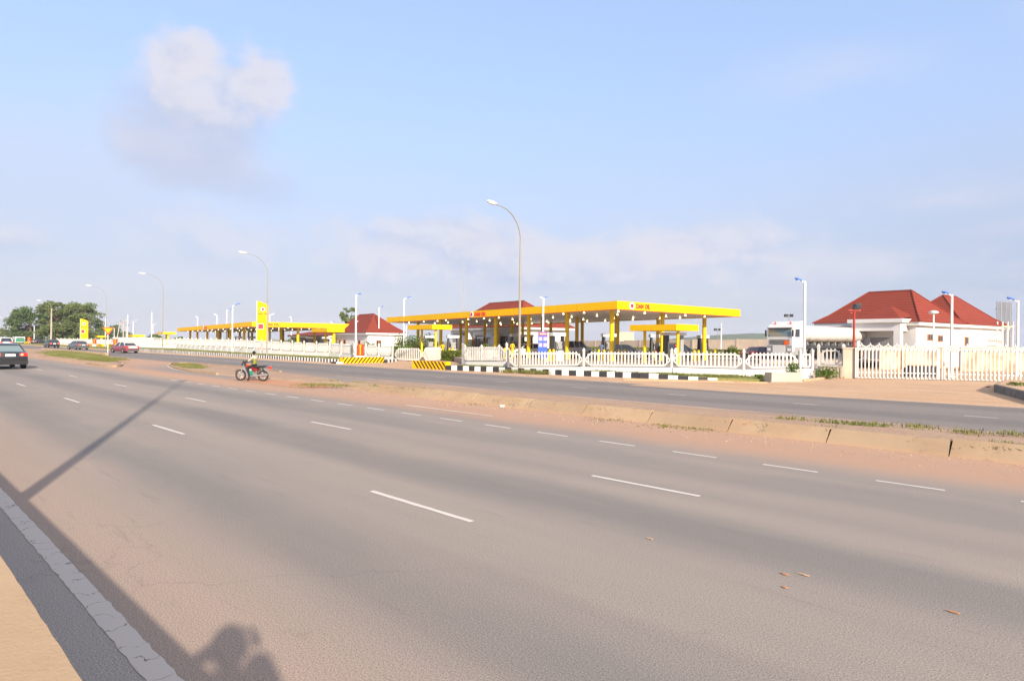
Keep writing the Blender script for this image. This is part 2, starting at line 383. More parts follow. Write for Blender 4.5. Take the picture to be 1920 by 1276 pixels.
def ragged(x0, x1, y0, y1, mb, z, seg=0.12, amp=0.006):
    n = max(2, int((x1 - x0) / seg)); top = []; bot = []
    for i in range(n + 1):
        x = x0 + (x1 - x0) * i / n
        e = amp if 0 < i < n else amp * 2
        bot.append((x + random.uniform(-e, e) * (i in (0, n)), y0 + random.uniform(-amp, amp), z)); top.append((x + random.uniform(-e, e) * (i in (0, n)), y1 + random.uniform(-amp, amp), z))
    o = len(mb.v); mb.v += bot + top
    for i in range(n): mb.f.append((o + i, o + i + 1, o + n + 2 + i, o + n + 1 + i)); mb.mi.append(0)
mk = MB(); ragged(-60, 12, 1.305, 1.475, mk, 0.004, 0.1, 0.008)
mk.add([(-600, 1.305, 0.004), (-60, 1.305, 0.004), (-60, 1.475, 0.004), (-600, 1.475, 0.004)], [(0, 1, 2, 3)])
struct('road_edge_line', mk, MATS['edge_paint'], (0, 0, 0), ROAD_ROT)
def dashes(name, y, s0, ln, per, kmin, kmax, w, z=0.004, mat='lane_paint'):
    mb = MB()
    for i in range(kmin, kmax):
        s = s0 + per * i
        ragged(-(s + ln), -s, y - w / 2, y + w / 2, mb, z, 0.14, 0.006)
    return struct(name, mb, MATS[mat], (0, 0, 0), ROAD_ROT)
dashes('road_markings', 5.22, 5.65, 2.16, 9.73, -2, 20, 0.085)
dashes('road_markings', 8.44, 4.3, 1.93, 9.25, -2, 20, 0.085)
dashes('road_markings', 11.52, 1.86, 0.94, 1.84, -1, 19, 0.075)
dashes('road_markings', 24.33, 13.1, 0.85, 5.25, -4, 24, 0.09, 0.008)
mk = MB(); ragged(-300, 60, 29.10, 29.19, mk, 0.009, 0.4, 0.012); ragged(-34, 60, 20.10, 20.17, mk, 0.009, 0.4, 0.015); ragged(-300, -68, 20.1, 20.17, mk, 0.009, 0.6, 0.012)
ragged(-17.4, -13.2, 12.95, 13.03, mk, 0.005, 0.2, 0.02)
struct('road_markings', mk, MATS['lane_paint'], (0, 0, 0), ROAD_ROT)

# ---- main median: a long low island whose road side is faced with sloping concrete slabs
def poly_mesh(pts, z):
    return MB().add([(p[0], p[1], z) for p in pts], [tuple(range(len(pts)))])
def lp(s, n): return (-s, n)
med = MB()
S0, S1 = -60.0, 28.0
rows = []
nseg = 60
for i in range(nseg + 1):
    s = S0 + (S1 - S0) * i / nseg; t = max(0.0, (s - 20) / 8.0); hz = 0.27 * (1 - 0.75 * t ** 1.5)
    n0 = 15.42 + 0.6 * t; n1 = 19.9
    j = lambda a: random.uniform(-a, a)
    rows.append([(-s, n0, hz), (-s, n0 + 1.0, hz + 0.01 + j(0.015)), (-s, n0 + 2.4, hz * 0.75 + j(0.02)), (-s, n1 - 0.4, 0.06 + j(0.015)), (-s, n1 + j(0.1), 0.0)])
o = 0
for r in rows: med.v += r
for i in range(nseg):
    for q in range(4): a = i * 5 + q; med.f.append((a, a + 1, a + 6, a + 5)); med.mi.append(0)
nv = len(med.v)
struct('median', med, MATS['gravel_bed'], (0, 0, 0), ROAD_ROT, True)
slab = MB(); sj = -58.0
while sj < 28:
    ln = 2.32 + random.uniform(-0.07, 0.07) if sj < 12 else 1.35 + random.uniform(-0.15, 0.15)
    t = max(0.0, (sj - 20) / 8.0); hz = 0.285 * (1 - 0.75 * min(1, t) ** 1.5); n0 = 15.06 + 0.6 * t
    a, b = -(sj + ln - 0.014), -sj - 0.0; sk = random.uniform(-0.02, 0.02); dz = random.uniform(-0.015, 0.015)
    slab.hexa([(a, n0 + sk, -0.03), (b, n0, -0.03), (b, n0 + 0.45, -0.03), (a, n0 + 0.45, -0.03),
               (a + 0.02, n0 + 0.36 + sk, hz + dz + .03), (b - 0.02, n0 + 0.36, hz + dz + .03), (b - 0.02, n0 + 0.47, hz + dz + .03), (a + 0.02, n0 + 0.47, hz + dz + .03)])
    sj += ln
struct('median_kerb', slab, MATS['slab_concrete'], (0, 0, 0), ROAD_ROT)
# red soil island tip beside the motorcycle
def island(name, outline, z, mat, drop=0.12, skirt='gravel_bed'):
    n = len(outline); mb = MB(); cx = sum(p[0] for p in outline) / n; cy = sum(p[1] for p in outline) / n
    rings = [[(p[0], p[1], -0.01) for p in outline]]
    for q, zz in ((0.93, z * 0.85), (0.75, z), (0.4, z * 1.1), (0.1, z * 1.15)):
        rings.append([(cx + (p[0] - cx) * q, cy + (p[1] - cy) * q, zz + random.uniform(-0.012, 0.012)) for p in outline])
    return struct(name, mb.loft(rings), mat, (0, 0, 0), ROAD_ROT, True)
def smooth_loop(pts, it=2):
    for _ in range(it):
        q = []
        for i in range(len(pts)):
            a, b = pts[i], pts[(i + 1) % len(pts)]
            q += [(a[0] * .75 + b[0] * .25, a[1] * .75 + b[1] * .25), (a[0] * .25 + b[0] * .75, a[1] * .25 + b[1] * .75)]
        pts = q
    return pts
def px_loop(l): return [lp(*SN(G(*p))) for p in l]
right_isle = smooth_loop(px_loop([(316, 683.5), (322, 689), (345, 695), (400, 702), (470, 708), (560, 716), (640, 723), (660, 716), (560, 703), (480, 692), (400, 685), (345, 680.5)]))
island('traffic_island', right_isle, 0.10, MATS['gravel_bed'])
left_isle = smooth_loop(px_loop([(232, 683), (226, 687.5), (205, 688), (140, 680), (60, 668), (20, 661), (30, 654), (90, 656), (150, 662), (215, 674)]))
island('traffic_island', left_isle, 0.26, MATS['gravel_bed'])
lt = smooth_loop(px_loop([(228, 681), (222, 684.5), (200, 685), (140, 677.5), (85, 670), (70, 664), (100, 660), (150, 664.5), (212, 675.5)]))
island('island_turf', lt, 0.33, MATS['turf'])
rt = smooth_loop(px_loop([(323, 683.5), (328, 687.5), (350, 692.5), (385, 695.5), (388, 690), (350, 683.0)]))
island('island_turf', rt, 0.135, MATS['turf'])
mk = MB()
for loop, sel in ((right_isle, lambda p: p[0] < -44), (left_isle, lambda p: p[0] > -60.5 and p[1] < 21)):
    cx = sum(p[0] for p in loop) / len(loop); cy = sum(p[1] for p in loop) / len(loop); out = [(p[0] + (p[0] - cx) * .02, p[1] + (p[1] - cy) * .09) for p in loop]
    pts = [(p, q) for p, q in zip(out, out[1:] + out[:1]) if sel(p) and sel(q)]
    for p, q in pts:
        L = math.hypot(q[0] - p[0], q[1] - p[1])
        if .02 < L < 3: n = (-(q[1] - p[1]) / L * .05, (q[0] - p[0]) / L * .05); mk.add([(p[0] - n[0], p[1] - n[1], .012), (q[0] - n[0], q[1] - n[1], .012), (q[0] + n[0], q[1] + n[1], .012), (p[0] + n[0], p[1] + n[1], .012)], [(0, 1, 2, 3)])
struct('road_markings', mk, MATS['lane_paint'], (0, 0, 0), ROAD_ROT)
edge = MB()
for loop, sel in ((left_isle, lambda p: p[0] > -62 and p[1] < 17.5), (right_isle, lambda p: p[0] < -38)):
    pts = [p for p in loop if sel(p)]
    for a, b in zip(pts, pts[1:]):
        L = math.hypot(b[0] - a[0], b[1] - a[1])
        if 0.05 < L < 3.0: edge.box(((a[0] + b[0]) / 2, (a[1] + b[1]) / 2, 0.055), (L * 0.97, 0.14, 0.15), math.atan2(b[1] - a[1], b[0] - a[0]))
struct('island_kerb', edge, MATS['slab_concrete'], (0, 0, 0), ROAD_ROT)
slb = MB()
for i in range(14):
    s = 84 + i * 2.6
    slb.hexa([(-s - 2.3, 19.6, -.02), (-s, 19.6, -.02), (-s, 20.2, -.02), (-s - 2.3, 20.2, -.02), (-s - 2.25, 19.9, .42), (-s - .05, 19.9, .42), (-s - .05, 20.2, .42), (-s - 2.25, 20.2, .42)])
struct('island_slabs', slb, MATS['slab_concrete'], (0, 0, 0), ROAD_ROT)
# earth spilled round the motorcycle's crossing
red = px_loop([(425, 709), (470, 716), (520, 722.5), (560, 727), (610, 728), (640, 723), (600, 712), (560, 704), (520, 702), (490, 705), (455, 707)])
struct('red_soil', poly_mesh(smooth_loop(red), 0.006), MATS['red_earth'], (0, 0, 0), ROAD_ROT)
# station side: shoulder, sandy apron before the gates, verge
struct('shoulder', MB().add([lp(-60, 29.28) + (.002,), lp(300, 29.28) + (.002,), lp(300, 36) + (.002,), lp(-60, 36) + (.002,)], [(0, 1, 2, 3)]), MATS['sand_apron'], (0, 0, 0), ROAD_ROT)
ap = [G(1180, 722), G(1300, 714), G(1440, 716.5), G(1512, 710), G(1601, 707), G(1925, 713), G(2200, 722), G(2400, 770), G(1920, 764.5), G(1440, 738.5)]
struct('apron', poly_mesh([(p.x, p.y) for p in ap], 0.006), MATS['sand_apron'])
yard = [G(1590, 709), G(2400, 725), D(2400, 90), D(2300, 200), D(1440, 200), D(1530, 60)]
struct('yard', poly_mesh([(p.x, p.y) for p in yard], 0.003), MATS['sand_apron'])
drive = [G(722, 682), G(775, 690), G(870, 684), D(868, 72), D(830, 100), D(740, 100), D(735, 76)]
struct('driveway', poly_mesh([(p.x, p.y) for p in drive], 0.0075), MATS['sand_apron'])
FZ = 0.5
fc = [D(872, 59), D(948, 54.2), D(956, 48.6), D(1095, 45.9), D(1260, 43.9), D(1395, 42.4), D(1526, 42.3), D(1610, 62), D(1560, 160), D(760, 170), D(770, 110), D(828, 80)]
struct('forecourt', MB().prism([(p.x, p.y) for p in fc], -0.05, FZ), MATS['forecourt_paving'])
fl = [RP(56, 40.2), RP(84, 41.5), RP(130, 46), RP(260, 52), RP(260, 150), RP(60, 150), RP(50, 70)]
pad = [D(1425, 55), D(1505, 54.5), D(1660, 64), D(1660, 76), D(1560, 74), D(1420, 60)]
struct('forecourt', MB().prism([(p.x, p.y) for p in pad], FZ + .001, FZ + .30), MATS['forecourt_paving'])
struct('forecourt', MB().prism([(p.x, p.y) for p in fl], -0.05, 0.12), MATS['forecourt_paving'])
vr = [G(855, 693), G(985, 698), G(1060, 702), G(1200, 707.5), G(1293, 711), G(1440, 714), D(1500, 41), D(1395, 41.5), D(1260, 43), D(1095, 45), D(953, 47.4), D(950, 53), D(868, 57)]
struct('verge', MB().prism([(p.x, p.y) for p in vr], -0.05, 0.10), MATS['turf'])
vl = [RP(58.8, 32.2), RP(70, 32.0), RP(150, 32.0), RP(260, 32.0), RP(260, 47), D(107, 165), D(260, 133), D(331, 126), D(428, 100), D(527, 85), D(618, 77), D(736, 66), D(728, 62.5)]
struct('verge', MB().prism([(p.x, p.y) for p in vl], -0.05, 0.16), MATS['turf'])

# ---- black and white kerbs (setting)
M('kerb_white', (0.80, 0.79, 0.76), 0.7, var=0.12, vscale=5); M('kerb_black', (0.035, 0.037, 0.042), 0.6, var=-0.5, vscale=5)
def kerb(pts, h0, h1, pitch=0.5, wdt=0.22):
    P = [Vector((p.x, p.y, 0)) for p in pts]; L = [0]
    for a, b in zip(P, P[1:]): L.append(L[-1] + (b - a).length)
    def at(d):
        for i in range(len(P) - 1):
            if d <= L[i + 1] or i == len(P) - 2: return P[i].lerp(P[i + 1], (d - L[i]) / (L[i + 1] - L[i]))
    mb = MB(); n = int(L[-1] / pitch)
    for i in range(n):
        a, b = at(i * L[-1] / n), at((i + 1) * L[-1] / n); t = i / n; h = h0 + (h1 - h0) * t + random.uniform(-.012, .012); d = (b - a).normalized(); mb.cur = i % 2
        c = (a + b) / 2 + Vector((NX, NY, 0)) * random.uniform(-.012, .012); mb.box((c.x, c.y, h / 2 - 0.03), ((b - a).length - 0.012, wdt, h + 0.06), math.atan2(d.y, d.x))
    return struct('kerb', mb, [MATS['kerb_black'], MATS['kerb_white']])
kerb([G(838, 693.3), G(855, 694), G(985, 699.4), G(1060, 703.3), G(1200, 708.8)], 0.36, 0.34, 0.52)
kerb([G(1200, 708.8), G(1293, 711.6), G(1345, 712.2)], 0.34, 0.10, 0.52)
kerb([G(722, 680), G(742, 677.5)], 0.3, 0.3, 0.6)
kerb([RP(*q) if isinstance(q, tuple) else q for q in (G(641, 680.3), (70, 31.8), (95, 31.8), (128, 31.8))], 0.36, 0.42, 0.29)
kerb([G(622, 681.2), G(643, 681.8)], 0.16, 0.16, 0.45)
kerb([G(832, 674.5), G(866, 673.5)], 0.3, 0.3, 0.55)
lk = MB(); pts = [G(1170, 712.5), G(1300, 715.6), G(1440, 719)]
for a, b in zip(pts, pts[1:]):
    c = (a + b) / 2; lk.box((c.x, c.y, 0.04), ((b - a).length, 0.3, 0.12), math.atan2(b.y - a.y, b.x - a.x))
for a, b in ((G(1504, 715), G(1548, 709.5)), (G(1568, 708), G(1586, 709))):
    c = (a + b) / 2; lk.box((c.x, c.y, 0.05), ((b - a).length, 0.25, 0.14), math.atan2(b.y - a.y, b.x - a.x))
struct('low_kerb', lk, MATS['sand_apron'])
hl = MB(); nx, ny = 70, 12
for j in range(ny):
    for i in range(nx):
        x = 180 + 800 * i / (nx - 1); y = 1150 + 420 * j / (ny - 1); px = CX + F * x / (y if y > 0 else 1)
        u = (px - 1190) / 420.0; prof = max(0.0, math.sin(math.pi * min(1, max(0, u * 0.8 + 0.02)))) ** 0.9
        z = -2 + (27.5 * prof) * math.sin(math.pi * min(1, (j + 0.5) / ny * 0.9)) + random.uniform(-1.0, 1.2)
        hl.v.append((x, y, z))
for j in range(ny - 1):
    for i in range(nx - 1): a = j * nx + i; hl.f.append((a, a + 1, a + nx + 1, a + nx)); hl.mi.append(0)
ground_mat('hill_green', earth((0.065, 0.095, 0.045), (0.095, 0.115, 0.055), (0.04, 0.065, 0.03), 0.03))
struct('hills', hl, MATS['hill_green'], smooth=True)

# ================================================================== STATION
M('yellow', (0.88, 0.51, 0.001), 0.55, 0.10, var=0.05, vscale=0.8); M('yellow_pole', (0.82, 0.53, 0.004), 0.4, 0.3)
M('red_trim', (0.55, 0.03, 0.02), 0.45); M('letter_red', (0.72, 0.035, 0.02), 0.4); M('logo_white', (0.82, 0.82, 0.82), 0.4); M('logo_blue', (0.03, 0.07, 0.35), 0.4)
M('white_paint', (0.70, 0.69, 0.67), 0.5, var=0.05, vscale=1.5); M('white_wall', (0.73, 0.715, 0.69), 0.8, var=0.05, vscale=0.6); M('fence_white', (0.67, 0.65, 0.625), 0.6, vscale=1.3, col2=(0.57, 0.53, 0.48))
M('grey_dark', (0.05, 0.052, 0.058), 0.45); M('grey_mid', (0.28, 0.28, 0.28), 0.5); M('steel', (0.55, 0.55, 0.55), 0.35, metal=0.7)
M('galvanised', (0.30, 0.275, 0.225), 0.55, metal=0.0, var=0.1, vscale=2); M('lamp_blue', (0.03, 0.14, 0.62), 0.3); M('lamp_glass', (0.75, 0.76, 0.78), 0.15)
M('tyre', (0.025, 0.025, 0.026), 0.85); M('rim', (0.55, 0.55, 0.56), 0.3, metal=0.8); M('glass_dark', (0.03, 0.04, 0.05), 0.06, 0.6); M('glass_sky', (0.14, 0.20, 0.22), 0.05, 0.8)
M('orange_wood', (0.50, 0.17, 0.03), 0.5); M('brown_wood', (0.14, 0.045, 0.02), 0.5); M('beige_wall', (0.60, 0.48, 0.36), 0.85, var=0.14, vscale=0.5)
M('grey_stone', (0.20, 0.19, 0.175), 0.9, var=0.4, vscale=3, bump=0.4, bscale=12); M('plain_concrete', (0.55, 0.47, 0.37), 0.85, var=0.18, vscale=1.3)
M('red_box', (0.72, 0.055, 0.02), 0.45); M('sign_blue', (0.03, 0.09, 0.48), 0.4); M('sign_red', (0.68, 0.04, 0.05), 0.4); M('red_post', (0.36, 0.04, 0.025), 0.5)
M('lamp_warm', (0.95, 0.85, 0.6), 0.4, emit=1.5, emit_col=(1.0, 0.80, 0.42)); M('stripe_brown', (0.06, 0.025, 0.01), 0.55)

def tile_roof(name='roof_tiles'):
    m = bpy.data.materials.new(name); m.use_nodes = True; t = m.node_tree; t.nodes.clear(); k = NT(t)
    b = k.n('ShaderNodeBsdfPrincipled'); o = k.n('ShaderNodeOutputMaterial'); k.link(b.outputs[0], o.inputs[0]); b.inputs['Roughness'].default_value = 0.75; b.inputs['Specular IOR Level'].default_value = 0.12
    tc = k.n('ShaderNodeTexCoord').outputs['Object']; x, y, z = k.sep(tc)
    rows = k.math('FRACT', k.math('MULTIPLY', z, 3.4))
    wave = k.math('SINE', k.math('MULTIPLY', k.math('ADD', x, k.math('MULTIPLY', y, 1.0)), 17.0))
    n = k.noise(tc, 0.8, 4.0); h = k.math('ADD', k.math('MULTIPLY', rows, 0.8), k.math('MULTIPLY', wave, 0.25))
    c = k.mix(n, (0.205, 0.038, 0.023), (0.25, 0.050, 0.031)); c = k.mix(k.ramp(rows, 0.80, 0.96), c, (0.095, 0.016, 0.011))
    k.link(c, b.inputs['Base Color'])
    bp = k.n('ShaderNodeBump'); bp.inputs['Strength'].default_value = 0.3; bp.inputs['Distance'].default_value = 0.03; k.link(h, bp.inputs['Height']); k.link(bp.outputs[0], b.inputs['Normal'])
    MATS[name] = m
tile_roof()
def ribbed(name, col, per, ax=0):
    m = bpy.data.materials.new(name); m.use_nodes = True; t = m.node_tree; t.nodes.clear(); k = NT(t)
    b = k.n('ShaderNodeBsdfPrincipled'); o = k.n('ShaderNodeOutputMaterial'); k.link(b.outputs[0], o.inputs[0]); b.inputs['Roughness'].default_value = 0.45
    tc = k.n('ShaderNodeTexCoord').outputs['Object']; x, y, z = k.sep(tc)
    q = k.math('ADD', k.math('MULTIPLY', x, 0.82), k.math('MULTIPLY', y, 0.57))
    fr = k.math('FRACT', k.math('DIVIDE', q, per)); c = k.mix(k.ramp(fr, 0.88, 0.97), col, tuple(v * 0.6 for v in col)); k.link(c, b.inputs['Base Color'])
    bp = k.n('ShaderNodeBump'); bp.inputs['Strength'].default_value = 0.6; bp.inputs['Distance'].default_value = 0.05; k.link(fr, bp.inputs['Height']); k.link(bp.outputs[0], b.inputs['Normal'])
    MATS[name] = m
ribbed('ceiling_sheet', (0.86, 0.82, 0.74), 0.55)

def fascia_mat():
    m = bpy.data.materials.new('fascia_yellow'); m.use_nodes = True; t = m.node_tree; t.nodes.clear(); k = NT(t); b = k.n('ShaderNodeBsdfPrincipled'); o = k.n('ShaderNodeOutputMaterial'); k.link(b.outputs[0], o.inputs[0]); b.inputs['Roughness'].default_value = .55; b.inputs['Specular IOR Level'].default_value = .12
    tc = k.n('ShaderNodeTexCoord').outputs['Object']; x, y, z = k.sep(tc); q = k.math('ADD', k.math('MULTIPLY', x, 0.212), k.math('MULTIPLY', y, 1.364)); fr = k.math('FRACT', k.math('DIVIDE', q, 2.44))
    st = k.noise(k.combine(k.math('MULTIPLY', x, 2.2), k.math('MULTIPLY', y, 2.2), k.math('MULTIPLY', z, .5)), 1.0, 4.0); n = k.noise(tc, .5, 3.0)
    c = k.mix(n, (0.88, 0.52, 0.002), (0.82, 0.46, 0.006)); c = k.mix(k.math('MULTIPLY', k.ramp(st, .58, .78), .30), c, (0.55, 0.32, 0.03)); c = k.mix(k.math('MULTIPLY', k.ramp(fr, .985, .995), .55), c, (0.42, 0.24, 0.01)); k.link(c, b.inputs['Base Color']); MATS['fascia_yellow'] = m
fascia_mat()
class Frame:
    def __init__(s, c, ul, vl, zc, zu, zv, u=None, v=None):
        s.c = Vector(c); s.U = Vector(u or (-0.608, 0.794)).normalized(); s.V = Vector(v or (0.82, 0.57)).normalized(); s.ul, s.vl, s.zc, s.zu, s.zv = ul, vl, zc, zu, zv
    def xy(s, a, b): return s.U * a + s.V * b
    def z(s, a, b): return s.zc + (s.zu - s.zc) * a / s.ul + (s.zv - s.zc) * b / s.vl
    def p(s, a, b, dz=0.0): q = s.xy(a, b); return (q.x, q.y, s.z(a, b) + dz)
def logo(par, pos, r, e1, nrm):
    """white roundel with a red drop held by a blue ring"""
    e1 = Vector(e1).normalized(); nrm = e1.cross(Vector((0, 0, 1))).normalized(); e2 = nrm.cross(e1); mt = Matrix.Translation(pos) @ Matrix((e1, e2, nrm)).transposed().to_4x4()
    d = MB().lathe((0, 0, 0), [(r, -0.01), (r, 0.03)], 20).build('logo_disc', MATS['logo_white'], par); d.matrix_local = mt
    mb = MB(); mb.lathe((0, 0, 0), [(r * .62, 0.03), (r * .62, 0.04)], 18); mb.build('logo_ring', MATS['logo_blue'], d)
    mb = MB(); n = 16
    drop = [(r * .52 * math.sin(t) * (1 - 0.35 * math.cos(t)), -r * .06 - r * .52 * math.cos(t) * (1.0 if math.cos(t) > 0 else 1.25)) for t in [2 * math.pi * i / n for i in range(n)]]
    mb.prism(drop, 0.041, 0.055); mb.build('logo_drop', MATS['letter_red'], d)
def canopy(label, fr, th, cols, colr, base_z, group, cmat='yellow_pole', letters=None, round_n=12):
    t = thing('canopy', label, 'canopy', (fr.c.x, fr.c.y, 0), 0, group)
    ed = 0.12; mb = MB()
    def wall(a, b, a2, b2):
        d = (fr.xy(a2, b2) - fr.xy(a, b)).normalized(); inn = Vector((-d.y, d.x)); mid = fr.xy(fr.ul / 2, fr.vl / 2)
        if inn.dot(mid - fr.xy(a, b)) < 0: inn = -inn
        q = []
        for dz in (-th, 0):
            for (aa, bb, i) in ((a, b, 0), (a2, b2, 0), (a2, b2, ed), (a, b, ed)):
                w = fr.xy(aa, bb) + inn * i; q.append((w.x, w.y, fr.z(aa, bb) + dz))
        mb.hexa(q)
    e = ed + .002
    wall(0, 0, fr.ul, 0); wall(0, e, 0, fr.vl); wall(fr.ul, e, fr.ul, fr.vl); wall(e, fr.vl, fr.ul - e, fr.vl)
    mb.build('fascia', MATS['fascia_yellow'], t)
    r = MB(); r.hexa([fr.p(a, b, -th + .10) for a, b in ((e, e), (fr.ul - e, e), (fr.ul - e, fr.vl - e), (e, fr.vl - e))] + [fr.p(a, b, -.12) for a, b in ((e, e), (fr.ul - e, e), (fr.ul - e, fr.vl - e), (e, fr.vl - e))])
    r.build('ceiling', MATS['ceiling_sheet'], t)
    if th > 0.6:
        tr = MB()
        for a, b, a2, b2 in ((-.01, -.01, fr.ul, -.01), (-.01, -.01, -.01, fr.vl)):
            p0, p1 = fr.p(a, b, -th - .02), fr.p(a2, b2, -th - .02); tr.tube([p0, p1], 0.035, 6)
        tr.build('red_trim', MATS['red_trim'], t)
    for a, b in cols:
        q = fr.xy(a, b); zt = fr.z(a, b) - th + .09
        MB().lathe((q.x, q.y, 0), [(colr * 1.25, base_z), (colr * 1.25, base_z + .12), (colr, base_z + .14), (colr, zt)], round_n).build('column', MATS[cmat], t, True)
    for face, la, lw, ta0, ta1 in letters or ():
        hgt = th * .60
        if face == 'v':   # on the face along V, read towards +V
            nrm = (-fr.U.x, -fr.U.y, 0); e1 = (fr.V.x, fr.V.y, fr.zv * 0); out = -fr.U
            w = fr.xy(0, ta0) + out * .012; lettering('lettering', 'DAN OIL', hgt, abs(ta1 - ta0), MATS['letter_red'], t, (w.x, w.y, fr.z(0, ta0) - th * .80), e1, nrm)
            w = fr.xy(0, la) + out * .012; logo(t, (w.x, w.y, fr.z(0, la) - th * .5), lw, e1, nrm)
        else:
            out = -fr.V; nrm = (out.x, out.y, 0); e1 = (-fr.U.x, -fr.U.y, 0)
            w = fr.xy(ta0, 0) + out * .012; lettering('lettering', 'DAN OIL', hgt, abs(ta1 - ta0), MATS['letter_red'], t, (w.x, w.y, fr.z(ta0, 0) - th * .80), e1, nrm)
            w = fr.xy(la, 0) + out * .012; logo(t, (w.x, w.y, fr.z(la, 0) - th * .5), lw, e1, nrm)
    return t
big = Frame((9.0, 54.0), 44.0, 17.2, 5.79, 5.42, 5.68)
big_cols = [(a, b) for a in (2.6, 8.6, 14.6, 20.6, 26.6, 32.6, 38.6) for b in (2.0, 8.7, 15.0)]
canopy('long yellow pump canopy with red letters on two faces, the larger one in front', big, 0.72, big_cols, 0.205, FZ, 'pump canopies',
       letters=[('v', 1.75, 0.315, 2.3, 4.05), ('u', 22.4, 0.33, 21.8, 19.6)])
far = Frame((-45.5, 110.0), 58.0, 17.8, 5.2, 4.68, 5.2, (-0.635, 0.772), (0.834, 0.552))
canopy('long yellow pump canopy behind the tall yellow sign with a rounded top', far, 0.86, [(a, b) for a in (3, 12, 21, 30, 39, 48, 55) for b in (2.2, 9, 15.6)], 0.24, 0.1, 'pump canopies',
       letters=[('v', 1.6, 0.38, 2.3, 4.6), ('u', 33.0, 0.40, 32.3, 30.0)])
def small(label, c, z, ul, vl, th, base_z, group='small pump canopies', u=None, v=None):
    f = Frame(c, ul, vl, z, z, z, u, v)
    return canopy(label, f, th, [(ul * .3, vl * .5), (ul * .82, vl * .5)] if ul < 5 else [(ul * .2, vl * .62), (ul * .86, vl * .5)], 0.14, base_z, group)
f2 = Frame((13.05, 50.0), 4.9, 2.7, 3.72, 3.72, 3.72)
canopy('small yellow canopy on two poles in front of the right end of the big canopy', f2, 0.5, [(4.0, 0.85), (0.75, 1.1)], 0.125, FZ, 'small pump canopies')
f1 = Frame((-8.77, 69.0), 5.6, 2.5, 3.98, 3.98, 3.98)
canopy('small yellow canopy on two poles below the left end of the big canopy', f1, 0.52, [(3.9, 0.9), (0.6, 0.8)], 0.13, 0.3, 'small pump canopies')
f3 = Frame((-24.7, 84.0), 5.8, 2.4, 3.72, 3.72, 3.72)
canopy('small yellow canopy at the right end of the far canopy, left of the red roof', f3, 0.5, [(3.6, 1.2), (0.6, 1.2)], 0.15, 0.12, 'small pump canopies')
f4 = Frame(D(305.5, 139)[:2], 8.2, 2.6, 3.5, 3.5, 3.5)
canopy('small yellow canopy left of the long far canopy, just above the white fence', f4, 0.5, [(3.0, 1.1), (0.6, 1.1)], 0.17, 0.12, 'small pump canopies')
f5 = Frame(D(249, 152)[:2], 9.0, 2.5, 2.9, 2.9, 2.9)
canopy('small yellow canopy behind a white hut beyond the white lamp posts', f5, 0.55, [(3.0, 1.1), (0.6, 1.1)], 0.17, 0.12, 'small pump canopies')
f6 = Frame(D(183, 168)[:2], 6.0, 2.0, 2.6, 2.6, 2.6)
canopy('small yellow canopy partly hidden by the yellow triangle sign', f6, 0.45, [(3.0, 1.0), (0.6, 1.0)], 0.17, 0.12, 'small pump canopies')

# pendant lamps under the two long canopies: one shape, many copies
lamp_proto = MB().lathe((0, 0, 0), [(0.02, 0.0), (0.02, -0.06), (0.05, -0.09), (0.105, -0.22), (0.105, -0.25), (0.02, -0.25)], 10).mesh('pendant_lamp', MATS['lamp_warm'], True)
def pendants(fr, th, us, vs, label, group):
    for a in us:
        for b in vs:
            a2, b2 = a + random.uniform(-.7, .7), b + random.uniform(-.35, .35)
            q = fr.xy(a2, b2); o = bpy.data.objects.new('pendant_lamp', lamp_proto); C.objects.link(o); o.location = (fr.c.x + q.x, fr.c.y + q.y, fr.z(a2, b2) - th + .10)
            tag(o, label, 'lamp', group)
pendants(big, 0.72, [0.9 + 3.5 * i for i in range(12)], (1.0, 5.2, 10.6, 13.8), 'white glowing cone lamp hanging under the larger yellow canopy in front', 'lamps under the near canopy')
pendants(far, 0.86, [1.5 + 4.2 * i for i in range(13)], (1.2, 6.5, 12.0), 'white glowing cone lamp hanging under the far yellow canopy behind the tall sign', 'lamps under the far canopy')

